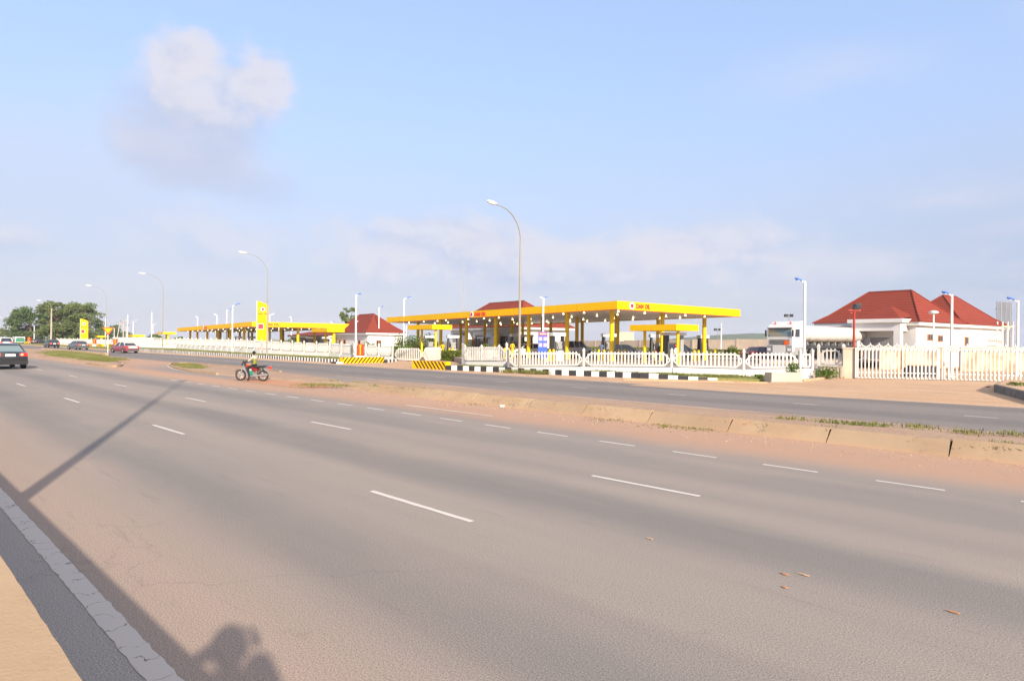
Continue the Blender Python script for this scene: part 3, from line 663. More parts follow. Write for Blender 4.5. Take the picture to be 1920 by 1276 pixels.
# ------------------------------------------------------------------ buildings
def house(label, corner, ul, vl, eave, ridge, r0, r1, axis, windows, base=0.0, over=0.55, extra=None, u=None, v=None):
    fr = Frame(corner, ul, vl, eave, eave, eave, u, v); t = thing('building', label, 'building', (fr.c.x, fr.c.y, 0), 0)
    A = [fr.xy(0, 0), fr.xy(ul, 0), fr.xy(ul, vl), fr.xy(0, vl)]
    w = MB().prism([(p.x, p.y) for p in A], base - .1, eave - .35).build('wall', MATS['white_wall'], t)
    o = over; B = [fr.xy(-o, -o), fr.xy(ul + o, -o), fr.xy(ul + o, vl + o), fr.xy(-o, vl + o)]
    MB().prism([(p.x, p.y) for p in B], eave - .345, eave).build('eave_band', MATS['white_paint'], t)
    o2 = over + .12; B = [fr.xy(-o2, -o2), fr.xy(ul + o2, -o2), fr.xy(ul + o2, vl + o2), fr.xy(-o2, vl + o2)]
    if axis == 'u': r = [fr.xy(r0, vl / 2), fr.xy(r1, vl / 2)]
    else: r = [fr.xy(ul / 2, r0), fr.xy(ul / 2, r1)]
    vs = [(p.x, p.y, eave + .004) for p in B] + [(r[0].x, r[0].y, ridge), (r[1].x, r[1].y, ridge)]
    # a slight outward flare near the eaves
    fl = []
    for p in B:
        q = p.lerp(r[0] if (p - r[0]).length < (p - r[1]).length else r[1], 0.30); fl.append((q.x, q.y, eave + (ridge - eave) * 0.25))
    vs += fl
    if axis == 'u': fs = [(0, 1, 7, 6), (1, 2, 8, 7), (2, 3, 9, 8), (3, 0, 6, 9), (6, 7, 5, 4), (7, 8, 5), (8, 9, 4, 5), (9, 6, 4)]
    else: fs = [(0, 1, 7, 6), (1, 2, 8, 7), (2, 3, 9, 8), (3, 0, 6, 9), (6, 7, 4), (7, 8, 5, 4), (8, 9, 5), (9, 6, 4, 5)]
    rf = MB().add(vs, fs + [(3, 2, 1, 0)]).build('roof', MATS['roof_tiles'], t)
    rc = MB(); hips = [(4, 5)] + ([(4, 6), (4, 9), (5, 7), (5, 8)] if axis == 'u' else [(4, 6), (4, 7), (5, 8), (5, 9)])
    for a, b in hips: rc.tube([Vector(vs[a]) + Vector((0, 0, .03)), Vector(vs[b]) + Vector((0, 0, .03))], 0.07, 6)
    for a in range(4): rc.tube([Vector(vs[a]) + Vector((0, 0, .03)), Vector(vs[a + 6]) + Vector((0, 0, .03))], 0.07, 6)
    rc.build('ridge_cap', MATS['roof_tiles'], rf)
    for kind, face, a, z0, wd, hg in windows:
        if face == 'v': p = fr.xy(0, a); nr = -fr.U; e = fr.V
        else: p = fr.xy(a, 0); nr = -fr.V; e = fr.U
        rz = math.atan2(e.y, e.x)
        c = p + nr * .03
        name = 'door' if kind == 'door' else 'window'
        if kind == 'void':
            MB().box((c.x, c.y, z0 + hg / 2), (wd, .10, hg), rz).build('doorway', MATS['grey_mid'], t)
            continue
        fm = MB().box((c.x, c.y, z0 + hg / 2), (wd, .12, hg), rz).build(name, MATS[{'dark': 'brown_wood', 'red': 'sign_red'}.get(kind, 'orange_wood')], t)
        g = p + nr * .098
        gl = MB()
        for q in ((-.24, .24) if wd < 1.6 else (-.32, 0, .32)):
            gc = g + e * (q * wd); gl.box((gc.x, gc.y, z0 + hg / 2), (wd * (.36 if wd < 1.6 else .24), .02, hg * .82), rz)
        gl.build('pane', MATS[{'door': 'brown_wood', 'red': 'white_paint'}.get(kind, 'glass_dark')], fm)
    if extra: extra(t, fr)
    return t
def porch1(t, fr):
    # projecting flat-topped porch with a deep doorway, at the left of the front corner
    for (a0, a1, z1) in ((0.4, 5.6, fr.zc + 0.30),):
        q = [fr.xy(a0, -2.0), fr.xy(a1, -2.0), fr.xy(a1, 0.02), fr.xy(a0, 0.02)]
        MB().prism([(p.x, p.y) for p in q], z1 - .38, z1).build('porch_roof', MATS['white_paint'], t)
        q2 = [fr.xy(a0 + .3, -1.7), fr.xy(a1 - .3, -1.7), fr.xy(a1 - .3, 0), fr.xy(a0 + .3, 0)]
        MB().prism([(p.x, p.y) for p in q2], z1 - 1.2, z1 - .382).build('porch_beam', MATS['white_wall'], t)
        for a in (a0 + .3, a1 - .9):
            q3 = [fr.xy(a, -1.7), fr.xy(a + .6, -1.7), fr.xy(a + .6, -1.1), fr.xy(a, -1.1)]
            MB().prism([(p.x, p.y) for p in q3], -.1, z1 - 1.202).build('porch_pillar', MATS['white_wall'], t)
        q4 = [fr.xy(a0 + .1, -2.25), fr.xy(a1 - .4, -2.25), fr.xy(a1 - .4, -1.72), fr.xy(a0 + .1, -1.72)]
        q5 = [fr.xy(1.2, 0.0), fr.xy(2.4, -1.7), fr.xy(3.6, 0.0)]
        g = MB(); a, b, c2 = [(p.x, p.y) for p in (fr.xy(a0 + .2, -1.9), fr.xy(a1 - .6, -1.9), fr.xy((a0 + a1) / 2, 1.4))]
        g.add([a + (z1 + .002,), b + (z1 + .002,), (c2[0], c2[1], z1 + 1.5), (fr.xy(a0 + .2, 1.0).x, fr.xy(a0 + .2, 1.0).y, z1 + .3), (fr.xy(a1 - .6, 1.0).x, fr.xy(a1 - .6, 1.0).y, z1 + .3)], [(0, 1, 2), (0, 2, 3), (1, 4, 2)])
        g.build('porch_gable', MATS['roof_tiles'], t)
house('large white building with a high red tiled roof behind the tanker truck', (39.8, 62.0), 9.4, 10.4, 4.55, 8.1, 2.6, 6.9, 'u',
      [('win', 'v', 3.0, 2.75, 1.1, .65), ('win', 'v', 5.4, 2.65, 1.1, .65), ('red', 'v', 2.6, 0.6, 1.9, 1.1), ('red', 'v', 5.3, 0.6, 1.9, 1.1), ('void', 'u', 2.9, 0.0, 2.6, 3.0)], 0.0, 0.5, porch1)
def ledges(t, fr):
    for a, z, w in ((9.4, 3.0, 2.6), (9.6, 2.35, 3.8), (11.8, 2.9, 1.4), (9.2, 1.8, 2.4)):
        p = fr.xy(0, a) - fr.U * .10; MB().box((p.x, p.y, z), (w, .2, .14), math.atan2(fr.V.y, fr.V.x)).build('ledge', MATS['beige_wall'], t)
house('smaller white building with a steep red roof at the far right', (51.3, 72.0), 7.0, 13.0, 4.7, 8.45, 4.6, 8.4, 'v',
      [('win', 'v', 1.6, 2.2, 1.0, 1.1)], 0.0, 0.5, ledges)
def shopfront(t, fr):
    p = fr.xy(9.5, -.35); rz = math.atan2(fr.U.y, fr.U.x)
    MB().box((p.x, p.y, 2.75), (3.6, .7, .25), rz).build('awning', MATS['white_paint'], t)
    for a, z in ((2.2, 3.3), (6.4, 3.3), (15.4, 3.4)):
        q = fr.xy(a, -.16); MB().box((q.x, q.y, z), (.5, .3, .5), rz).build('wall_lamp', MATS['grey_mid'], t)
    for a in (5.0, 13.0):
        q = fr.xy(a, -.55); MB().box((q.x, q.y, 2.02), (.45, 1.0, 3.0), rz).build('wall_pier', MATS['white_wall'], t)
house('white shop building with a red hipped roof behind the big canopy', (1.2, 94.5), 19.6, 9.0, 4.4, 8.75, 5.0, 14.5, 'u',
      [('door', 'u', 13.0, .5, 3.4, 2.3), ('dark', 'u', 9.0, .5, 1.2, 2.4), ('dark', 'u', 4.3, .5, 2.4, 2.5), ('void', 'u', 17.5, .5, 2.4, 3.0), ('dark', 'u', 11.0, .5, .9, 2.4)], 0.3, 0.9, shopfront)
house('white building with a red hipped roof at the right end of the far canopy', (-25.2, 110.0), 14.7, 6.4, 3.5, 7.0, 4.7, 11.0, 'u',
      [('win', 'u', 3.4, .9, .9, 1.3), ('win', 'u', 5.0, .9, .9, 1.3), ('win', 'v', 2.0, .9, .9, 1.3), ('win', 'u', 10.0, .9, 1.0, 1.3), ('win', 'u', 12.4, .9, 1.0, 1.3), ('void', 'u', 14.0, .2, 1.1, 2.2)], 0.1, 0.6)
house('long low white building with a flat red roof behind the far canopy', (-38.5, 132.0), 24.0, 8.0, 3.05, 4.1, 5.0, 19.0, 'u',
      [('void', 'u', 6.0, .2, 2.0, 1.8), ('void', 'u', 15.0, .2, 2.4, 1.8)], 0.1, 0.6, None)
hut = thing('hut', 'small flat white hut by the fence behind a white lamp post', 'hut', D(258, 150))
MB().bb((-4.5, -1.5, 0), (4.5, 1.5, 1.9)).build('wall', MATS['white_wall'], hut); MB().bb((-4.8, -1.8, 1.902), (4.8, 1.8, 2.2)).build('roof', MATS['white_paint'], hut)

# boundary wall behind the station, water tank, mast
bw = thing('boundary_wall', 'long beige boundary wall behind the pumps, below the green hill', 'wall', D(1080, 140))
a, b, c2 = D(1080, 140), D(1300, 112), D(1475, 100); mb = MB()
for p, q, z0, z1 in ((a, b, 2.5, 2.85), (b, c2, 2.85, 3.05)):
    L = (q - p).length; n = max(1, int(L / 6)); rz = math.atan2((q - p).y, (q - p).x)
    for i in range(n):
        m = p.lerp(q, (i + .5) / n) - a; h = z0 + (z1 - z0) * (i + .5) / n; mb.box((m.x, m.y, h / 2), (L / n - .02, .2, h), rz)
mb.build('panel', MATS['beige_wall'], bw); mb = MB()
for p, q, z0, z1 in ((a, b, 2.5, 2.85), (b, c2, 2.85, 3.05)):
    L = (q - p).length; n = max(1, int(L / 6)); rz = math.atan2((q - p).y, (q - p).x)
    for i in range(n):
        m = p.lerp(q, i / n) - a; h = z0 + (z1 - z0) * i / n + .08; mb.box((m.x, m.y, h / 2), (.35, .32, h), rz)
mb.build('pillar', MATS['beige_wall'], bw)
yw = thing('boundary_wall', 'stained beige wall seen through the bars of the right gate', 'wall', D(1600, 52)); a = D(1600, 52)
for p, q in ((D(1650, 57.5), D(1770, 62)), (D(1800, 56), D(2150, 60))):
    m = (p + q) / 2 - a; MB().box((m.x, m.y, 1.05), ((q - p).length, .2, 2.1), math.atan2((q - p).y, (q - p).x)).build('panel', M('stained_wall', (0.62, 0.50, 0.36), 0.9, col2=(0.36, 0.19, 0.11), vscale=0.7), yw)
wt_ = thing('water_tank', 'pale ribbed water tank on a steel stand behind the pumps', 'water tank', D(1173, 128))
mb = MB()
for i in range(6): mb.bb((-1.45 + i * .5, -1.0, 2.55), (-1.05 + i * .5 + .06, 1.0, 4.35))
mb.bb((-1.4, -.95, 2.6), (1.5, .95, 4.3)); mb.build('tank', MATS['beige_wall'], wt_)
mb = MB(); mb.bb((-1.6, -1.1, 2.38), (1.65, 1.1, 2.54))
for x in (-1.4, 1.45):
    for y in (-.9, .9): mb.box((x, y, 1.2), (.16, .16, 2.36))
mb.tube([(-1.4, -.9, .3), (1.45, -.9, 2.3)], .06); mb.tube([(1.45, -.9, .3), (-1.4, -.9, 2.3)], .06)
mb.build('stand', MATS['grey_mid'], wt_)
mast = thing('radio_mast', 'faint lattice radio mast rising behind the red roof of the shop', 'mast', D(868, 300))
mb = MB(); cr = [(math.cos(R(90 + 120 * i)) * .85, math.sin(R(90 + 120 * i)) * .85) for i in range(3)]; HT = 37.0
for x, y in cr: mb.tube([(x, y, 0), (x, y, HT)], .05, 5)
for i in range(26):
    z0, z1 = i * HT / 26, (i + 1) * HT / 26
    for q in range(3):
        p, s = cr[q], cr[(q + 1) % 3]; mb.tube([(p[0], p[1], z0), (s[0], s[1], z1)], .02, 4); mb.tube([(p[0], p[1], z1), (s[0], s[1], z1)], .02, 4)
mb.tube([(0, 0, HT), (0, 0, HT + 2)], .06, 5)
mb.build('lattice', M('mast_haze_tone', (0.34, 0.33, 0.34), 0.6, col2=(0.46, 0.45, 0.45), vscale=0.05), mast)  # grey of the distant haze put into the mast's colour
br = thing('billboard_frame', 'tall grey frame of upright slats beside the smaller red roofed building', 'frame', D(1882, 84))
ax = Vector((0.95, 0.3)); mb = MB(); rz = math.atan2(ax.y, ax.x)
for i in range(14):
    x = -1.35 + i * .21; g = .022 if i % 4 else .042; mb.box((x * ax.x, x * ax.y, 4.1), (g * 2, .08, 8.2 - .012 * i), rz)
mb.build('slat', M('slat_grey', (.36, .37, .39), .5), br)
mb = MB()
for z in (1.4, 4.3, 7.2): mb.box((0, 0.12, z), (2.9, .06, .12), rz)
mb.build('rail', MATS['galvanised'], br)
sc = thing('goal_frame', 'pale yellow post and rail frame in front of the grey slatted frame', 'frame', D(1884, 78))
mb = MB()
for x in (-1.35, -.45, .45, 1.35): mb.box((x * ax.x, x * ax.y, 2.65), (.14, .14, 5.3), rz)
mb.build('post', MATS['white_paint'], sc); MB().box((0, -.12, 4.7), (2.9, .08, .14), rz).build('rail', M('cream', (0.68, 0.58, 0.36), 0.6), sc)

# ================================================================== FENCES
def hx(mb, p, q, z, w, h):    # slim rail between two points (x, z pairs handled by caller)
    pass
def panel_mesh(L, zb0, zb1, zt0, zt1, pitch, pw, ch=0.45, thick=0.05, topless=0.16):
    """one railing panel along local x: octagonal frame, pointed pales"""
    mb = MB(); zb = lambda x: zb0 + (zb1 - zb0) * x / L; zt = lambda x: zt0 + (zt1 - zt0) * x / L - topless
    T = thick
    def bar(x0, z0, x1, z1, w):
        d = Vector((x1 - x0, z1 - z0)); nrm = Vector((-d.y, d.x)).normalized() * w / 2
        mb.plate([(x0 + nrm.x, z0 + nrm.y), (x1 + nrm.x, z1 + nrm.y), (x1 - nrm.x, z1 - nrm.y), (x0 - nrm.x, z0 - nrm.y)], -T / 2 - .004, T / 2 + .004)
    rw = 0.10
    c = min(ch, L * .22, (zt(0) - zb(0)) * .42)
    bar(c, zt(c), L - c, zt(L - c), rw); bar(c, zb(c) + rw / 2, L - c, zb(L - c) + rw / 2, rw)
    bar(0.02, zb(0) + c, c, zb(c) + rw / 2, rw * .9); bar(L - c, zb(L - c) + rw / 2, L - .02, zb(L) + c, rw * .9)
    bar(0.02, zt(0) - c, c, zt(c), rw * .9); bar(L - c, zt(L - c), L - .02, zt(L) - c, rw * .9)
    bar(0.03, zb(0) + c, 0.03, zt(0) - c, rw * .8); bar(L - .03, zb(L) + c, L - .03, zt(L) - c, rw * .8)
    n = max(2, int((L - 2 * c * .55) / pitch))
    for i in range(n + 1):
        x = c * .55 + (L - 2 * c * .55) * i / n; ex = max(0.0, c - min(x, L - x))
        a = zb(x) + ex + .02; b = zt(x) + topless - ex * .9; tip = .07
        mb.plate([(x - pw / 2, a), (x + pw / 2, a), (x + pw / 2, b - tip), (x, b), (x - pw / 2, b - tip)], -T / 2, T / 2)
    return mb
def post_mesh(x, z0, z1, w=0.14):
    mb = MB(); mb.box((x, 0, (z0 + z1) / 2), (w, w, z1 - z0)); mb.box((x, 0, z1 + .03), (w * 1.35, w * 1.35, .06))
    o = w * .62; mb.add([(x - o, -o, z1 + .06), (x + o, -o, z1 + .06), (x + o, o, z1 + .06), (x - o, o, z1 + .06), (x, 0, z1 + .25)], [(0, 1, 4), (1, 2, 4), (2, 3, 4), (3, 0, 4), (3, 2, 1, 0)])
    return mb
def fence(label, pts, pitch, pw, plen, plinth=True, post_extra=0.12, group=None, gap=0.12):
    """pts: (point, z of plinth top, z of pale tips)"""
    a0 = pts[0][0]; t = thing('fence', label, 'fence', (a0.x, a0.y, 0), 0, group)
    for (p, b0, t0), (q, b1, t1) in zip(pts, pts[1:]):
        d = q - p; L = d.length; rz = math.atan2(d.y, d.x); n = max(1, round(L / plen)); s = L / n
        for i in range(n):
            f0, f1 = i / n, (i + 1) / n; o = p + d * f0 - a0
            zb0, zb1 = b0 + (b1 - b0) * f0, b0 + (b1 - b0) * f1; zt0, zt1 = t0 + (t1 - t0) * f0, t0 + (t1 - t0) * f1
            g = gap
            pm = panel_mesh(s - 2 * g, zb0 + .05, zb1 + .05, zt0, zt1, pitch, pw).build('panel', MATS['fence_white'], t, False, (o.x + d.x / L * g, o.y + d.y / L * g, 0), rz)
            post_mesh(0, -.05, zt0 + post_extra - .1).build('post', MATS['fence_white'], t, False, (o.x, o.y, 0), rz)
            if plinth:
                mb = MB(); mb.hexa([(.085, -.13, -.1), (s - .085, -.13, -.1), (s - .085, .13, -.1), (.085, .13, -.1), (.085, -.13, zb0 - .03), (s - .085, -.13, zb1 - .03), (s - .085, .13, zb1 - .03), (.085, .13, zb0 - .03)])
                mb.build('plinth', MATS['white_wall'], t, False, (o.x, o.y, 0), rz)
    q = pts[-1][0] - a0; post_mesh(0, -.05, pts[-1][2] + post_extra - .1).build('post', MATS['fence_white'], t, False, (q.x, q.y, 0), rz)
    return t
def run(l): return [(D(p, d), max(.12, Z(p, yb, d) - .05), Z(p, yt, d)) for p, d, yb, yt in l]
fence('long low white railing on a white plinth in front of the big canopy', run([(953, 47.5, 686, 659), (1095, 45, 685.5, 658), (1260, 43, 686.5, 659), (1395, 41.5, 690, 660), (1500, 41, 689, 660.6), (1523, 41.3, 689, 660)]),
      0.235, 0.105, 6.4)
fence('tall close set white fence on a plinth left of the curved street lamp', run([(868, 57, 676, 649.7), (950, 53, 676, 649.7)]), 0.225, 0.09, 3.8, post_extra=.25)
fence('second white fence standing close behind the tall close set fence', run([(872, 58.4, 675, 650.5), (936, 55.2, 675, 650.5)]), 0.20, 0.08, 3.0, plinth=False)
fence('white fence running along the far roadside towards the yellow triangle sign', run([(736, 66, 667, 648), (663, 71.5, 664, 645.5), (618, 77, 660, 643.5), (570, 81, 658.5, 642), (527, 85, 656, 640.5), (491, 89, 653, 638.5), (428, 100, 649.7, 636.4), (376, 112, 648, 635.5), (331, 126, 645, 634.6), (260, 133, 648, 637), (107, 165, 643, 634.8)]),
      0.15, 0.062, 3.0, post_extra=.14)
fence('short white railing between the low railing and the concrete pillar', [(D(1535, 43), .85, 1.95), (D(1582, 42), .85, 1.98)], 0.21, 0.10, 1.75, post_extra=.2)
# low sandy panel wall below it
lw = thing('low_wall', 'low sandy wall with upright slots under the short railing by the pillar', 'wall', D(1537, 42.6)); d = D(1580, 41.6) - D(1537, 42.6); L = d.length; rz = math.atan2(d.y, d.x)
mb = MB(); mb.bb((0, -.06, -.05), (L, .06, .72)); mb.bb((-.02, -.10, .722), (L + .02, .10, .80))
for i in range(7): mb.bb((.1 + i * L / 7, -.1, .05), (.1 + i * L / 7 + .1, -.058, .70))
mb.build('panel', MATS['plain_concrete'], lw, False, (0, 0, 0), rz)
# sliding gate leaves left
def leaf(label, a, b, zb0, zb1, zt0, zt1, pitch, pw, ch, group):
    t = thing('gate', label, 'gate', (a.x, a.y, 0), math.atan2((b - a).y, (b - a).x), group); L = (b - a).length
    panel_mesh(L, zb0, zb1, zt0, zt1, pitch, pw, ch, 0.06).build('panel', MATS['fence_white'], t)
    mb = MB()
    for x in (.5, L * .5, L - .5): mb.lathe((x, 0, .05), [(.06, -.05), (.06, .05)], 8, 'y')
    mb.build('roller', MATS['grey_dark'], t); return t
leaf('open white gate leaf with widely spaced pales beside the striped block', D(741, 67.8), D(792, 66), .10, .10, 1.42, 1.44, 0.235, .095, .62, 'sliding gate leaves')
leaf('open white gate leaf with close set pales behind the striped block', D(793, 66.4), D(830, 69.4), .10, .10, 1.5, 1.55, 0.17, .08, .5, 'sliding gate leaves')
# tall double gate on the right
def big_gate(label, a, b, top, flip):
    d = b - a; L = d.length; t = thing('gate', label, 'gate', (a.x, a.y, 0), math.atan2(d.y, d.x), 'tall white gate leaves')
    fr = MB(); W = .09
    for x in (W / 2, L - W / 2): fr.bb((x - W / 2, -W / 2, .06), (x + W / 2, W / 2, top))
    for z in (.09, .43, 1.90): fr.bb((W + .002, -.03, z - .035), (L - W - .002, .03, z + .035))
    fr.build('frame', MATS['fence_white'], t)
    pl = MB(); n = round((L - .3) / .222)
    for i in range(n + 1):
        x = .15 + (L - .3) * i / n; pl.box((x, -.06, 1.03), (.075, .05, 1.88))
    pl.build('pale', MATS['fence_white'], t)
    s = MB(); m = 9
    for i in range(m):       # scrolled cresting
        x0, x1 = .12 + (L - .24) * i / m, .12 + (L - .24) * (i + 1) / m; xc = (x0 + x1) / 2; w = (x1 - x0) / 2
        pth = [(xc + (w - .03) * math.cos(q), 0, 1.99 + .22 * math.sin(q)) for q in [math.pi * j / 10 for j in range(11)]]; s.tube(pth, .035, 5)
        s.plate([(x0 + .02, 1.945), (x1 - .02, 1.945), (x1 - .02, 2.03), (x0 + .02, 2.03)], -.02, .02)
        for sg in (-1, 1):
            pth = [(xc + sg * (w * .5 + .13 * (1 - j / 16) * math.cos(j * .6)), -.01, 2.08 + .08 * (1 - j / 16) * math.sin(j * .6)) for j in range(12)]; s.tube(pth, .03, 5)
        s.lathe((xc, 0, 2.24), [(.01, -.06), (.06, 0), (.05, .05), (.01, .14)], 6)
    s.build('cresting', MATS['fence_white'], t)
    lk = MB(); x = L - .18 if not flip else .18; lk.bb((x - .07, -.12, .95), (x + .07, -.085, 1.2)); lk.build('lock_plate', MATS['steel'], t)
    return t
big_gate('tall white barred gate leaf beside the concrete pillar', D(1603.5, 41.4), D(1762, 40.25), 2.05, False)
big_gate('tall white barred gate leaf at the right edge above the sandy apron', D(1766, 40.2), D(1935, 38.8), 2.05, True)
pl = thing('gate_pillar', 'square plain concrete pillar beside the tall white gate', 'pillar', D(1591.5, 41.9), R(-20))
MB().box((0, 0, .98), (.74, .62, 1.96)).build('shaft', MATS['plain_concrete'], pl); MB().box((0, 0, 2.0), (.84, .72, .08)).build('cap', MATS['plain_concrete'], pl)
blk = MB(); blk.box((0, 0, .26), (1.95, .8, .56), 0, .985)
o = blk.build('concrete_block', MATS['plain_concrete']); q = G(1474, 715.5); o.location = (q.x, q.y + .35, 0); o.rotation_euler = (0, 0, R(8)); tag(o, 'pale oblong concrete block on the sandy ground before the white plinth', 'block')
cw = [G(1864, 734.5), G(1921, 750.5), G(1990, 768), G(2080, 745), G(1960, 727), G(1885, 723.5)]
cm = MB(); cm.prism([(p.x, p.y) for p in cw], -.05, .36)
o = cm.build('culvert_wall', MATS['grey_stone']); tag(o, 'dark mossy stone edge of a raised bed at the right edge', 'low wall')
ct = [c.lerp(sum(cw, Vector()) / len(cw), .06) for c in cw]
o2 = MB().prism([(p.x, p.y) for p in ct], .362, .385).build('fill', MATS['sand_apron'], o)

# ================================================================== SIGNS, BLOCKS, LAMPS
def striped_block(label, p, q, h, w, lean, group='yellow and black striped blocks', pitch=.42):
    d = q - p; L = d.length; t = thing('striped_block', label, 'barrier block', (p.x, p.y, 0), math.atan2(d.y, d.x), group)
    MB().bb((0, 0, -.03), (L, w, h)).build('block', MATS['yellow'], t)
    mb = MB(); n = int((L + h) / pitch)
    for i in range(n + 1):
        x = i * pitch - (h if lean > 0 else 0) + .1
        if lean > 0: pts = [(x, 0.02), (x + pitch * .46, 0.02), (x + pitch * .46 + h * .9, h), (x + h * .9, h)]
        else: pts = [(x + h * .9, 0.02), (x + h * .9 + pitch * .46, 0.02), (x + pitch * .46, h), (x, h)]
        # clip to the face
        def clip(poly, xc, keep):
            out = []
            for k in range(len(poly)):
                a, b = poly[k], poly[(k + 1) % len(poly)]; ia, ib = keep(a[0]), keep(b[0])
                if ia: out.append(a)
                if ia != ib: u = (xc - a[0]) / (b[0] - a[0]); out.append((xc, a[1] + (b[1] - a[1]) * u))
            return out
        pts = clip(pts, .01, lambda v: v >= .01)
        if pts: pts = clip(pts, L - .01, lambda v: v <= L - .01)
        if len(pts) > 2: mb.plate(pts, -.006, .001)
    mb.build('stripe', MATS['stripe_brown'], t); return t
striped_block('striped block with bands leaning left, in front of the open gate leaves', G(773, 689.7), G(836, 693.2), .60, .5, -1)
striped_block('striped block with bands leaning right, below the red cabinet', G(643, 681.3), G(721, 679.5), .55, .5, 1)
striped_block('striped block by the left red box beyond the grey sedan', D(164, 146), D(191, 142), .65, .5, 1, pitch=.6)
striped_block('striped block between the triangle sign and the red and white car', D(203, 136), D(222, 131), .75, .5, -1, pitch=.6)
striped_block('farthest striped block, low under the big trees at left', D(45, 188), D(76, 186), .6, .5, 1, pitch=.8)
def red_cabinet(label, p, sc, rz=0.0):
    t = thing('red_cabinet', label, 'cabinet', p, rz, 'red cabinets', sc)
    MB().bb((-.38, -.2, 0), (.38, .2, .62)).build('pedestal', MATS['white_paint'], t)
    MB().plate([(-.34, .622), (.34, .622), (.34, 1.78), (-.16, 1.78), (-.34, 1.60)], -.18, .18).build('body', MATS['red_box'], t)
    e = MB(); e.bb((.0, -.197, .72), (.10, -.181, 1.6)); e.bb((-.05, -.197, 1.60), (.15, -.181, 1.70)); e.build('emblem', MATS['yellow'], t)
red_cabinet('red cabinet with a yellow stripe above the striped block by the fence', D(675.7, 62.6), 1.0)
red_cabinet('left one of two red cabinets beyond the triangle sign, beside the grey sedan', D(177.3, 143), 1.0)
red_cabinet('right one of two red cabinets near the triangle sign, above the red and white car', D(216.5, 133), 1.05)
red_cabinet('farthest red cabinet, beneath the big left tree', D(55, 189), 1.1)
def pylon(label, p, w, h, rz, group):
    t = thing('pylon_sign', label, 'sign', p, rz, group); th = .42
    n = 10; top = [(w - w * i / n, h - (.17 * w + .62 * w * 0) * (1 - (i / n)) ** 1.6 * 2.3) for i in range(n + 1)]
    body = [(0, .75), (w, .75)] + top
    MB().plate(body, 0, th).build('panel', MATS['yellow'], t)
    MB().bb((-.10, .02, .4), (-.003, th - .02, h - .02)).build('edge', MATS['white_paint'], t)
    MB().bb((.05, .03, 0), (w - .05, th - .03, .748)).build('base', MATS['red_box'], t)
    logo(t, (w * .52, -.003, h - 1.35 * w / 1.75), w * .21, (1, 0, 0), (0, -1, 0))
    lettering('lettering', 'DAN OIL', .26 * w / 1.6, w * .86, MATS['letter_red'], t, (w * .07, -.006, h - 2.25 * w / 1.75), (1, 0, 0), (0, -1, 0))
    b = MB().bb((w * .09, -.02, h * .46), (w * .60, -.002, h * .46 + w * .54)).build('price_board', MATS['logo_white'], t)
    MB().bb((w * .12, -.035, h * .46 + .05), (w * .57, -.021, h * .46 + w * .54 - .05)).build('price_panel', MATS['sign_red'], b)
    mb = MB()
    for i in range(3): mb.bb((w * .66, -.012, h * .47 + i * .22), (w * .93, -.002, h * .47 + i * .22 + .05))
    mb.build('price_line', MATS['orange_wood'], t)
    return t
pylon('tall yellow sign with a curved top beside the far canopy and a lamp post', D(481.5, 97), 1.60, 8.02, R(14), 'yellow price signs')
pylon('distant yellow sign with a curved top before the big trees', D(150.5, 165), 1.72, 7.0, R(14), 'yellow price signs')
inf = thing('notice_board', 'blue notice board with a red header and round signs behind the railing', 'sign', D(1009, 52.4), R(8)); w = .80
MB().bb((0, 0, .9), (w, .08, 3.04)).build('panel', MATS['sign_blue'], inf)
for x in (.08, w - .14): MB().bb((x, .01, .3), (x + .06, .07, .898)).build('leg', MATS['white_paint'], inf)
hd = MB().bb((.03, -.015, 2.74), (w - .03, -.002, 3.0)).build('header', MATS['sign_red'], inf); lettering('lettering', 'WARNING', .11, .56, MATS['logo_white'], inf, (.12, -.016, 2.81), (1, 0, 0), (0, -1, 0))
for i, x in enumerate((.20, .60)):
    for j, z in enumerate((2.46, 1.95)):
        c = MB().bb((x - .15, -.014, z - .17), (x + .15, -.002, z + .15)).build('notice', M('notice_pale', (.40, .42, .66), .5), inf)
        mb = MB(); mb.lathe((x, -.018, z), [(.135, -.002), (.135, .002)], 18, 'y'); mb.build('sign_ring', MATS['sign_red'], c)
        mb = MB(); mb.lathe((x, -.024, z), [(.10, -.002), (.10, .002)], 18, 'y'); mb.build('sign_face', MATS['logo_white'], c)
        mb = MB(); mb.plate([(x - .08, z + .05), (x - .05, z + .08), (x + .08, z - .05), (x + .05, z - .08)], -.032, -.028); mb.build('sign_bar', MATS['sign_red'], c)
gw = thing('give_way_sign', 'yellow triangular road sign with a red border on the grassy island', 'road sign', G(202.5, 667), R(20)); gw.scale = (1.0,) * 3
hz = 3.36; s = 1.16
MB().plate([(-s / 2, hz), (s / 2, hz), (.04, hz - .86), (-.04, hz - .86)], -.03, -.01).build('border', M('sign_orange', (0.75, 0.10, 0.02), .4), gw)
MB().plate([(-s * .33, hz - .11), (s * .33, hz - .11), (0, hz - .64)], -.038, -.031).build('face', MATS['yellow'], gw)
MB().tube([(0, .02, -.05), (-.02, .02, hz - .3)], .045, 8).build('post', MATS['white_paint'], gw)

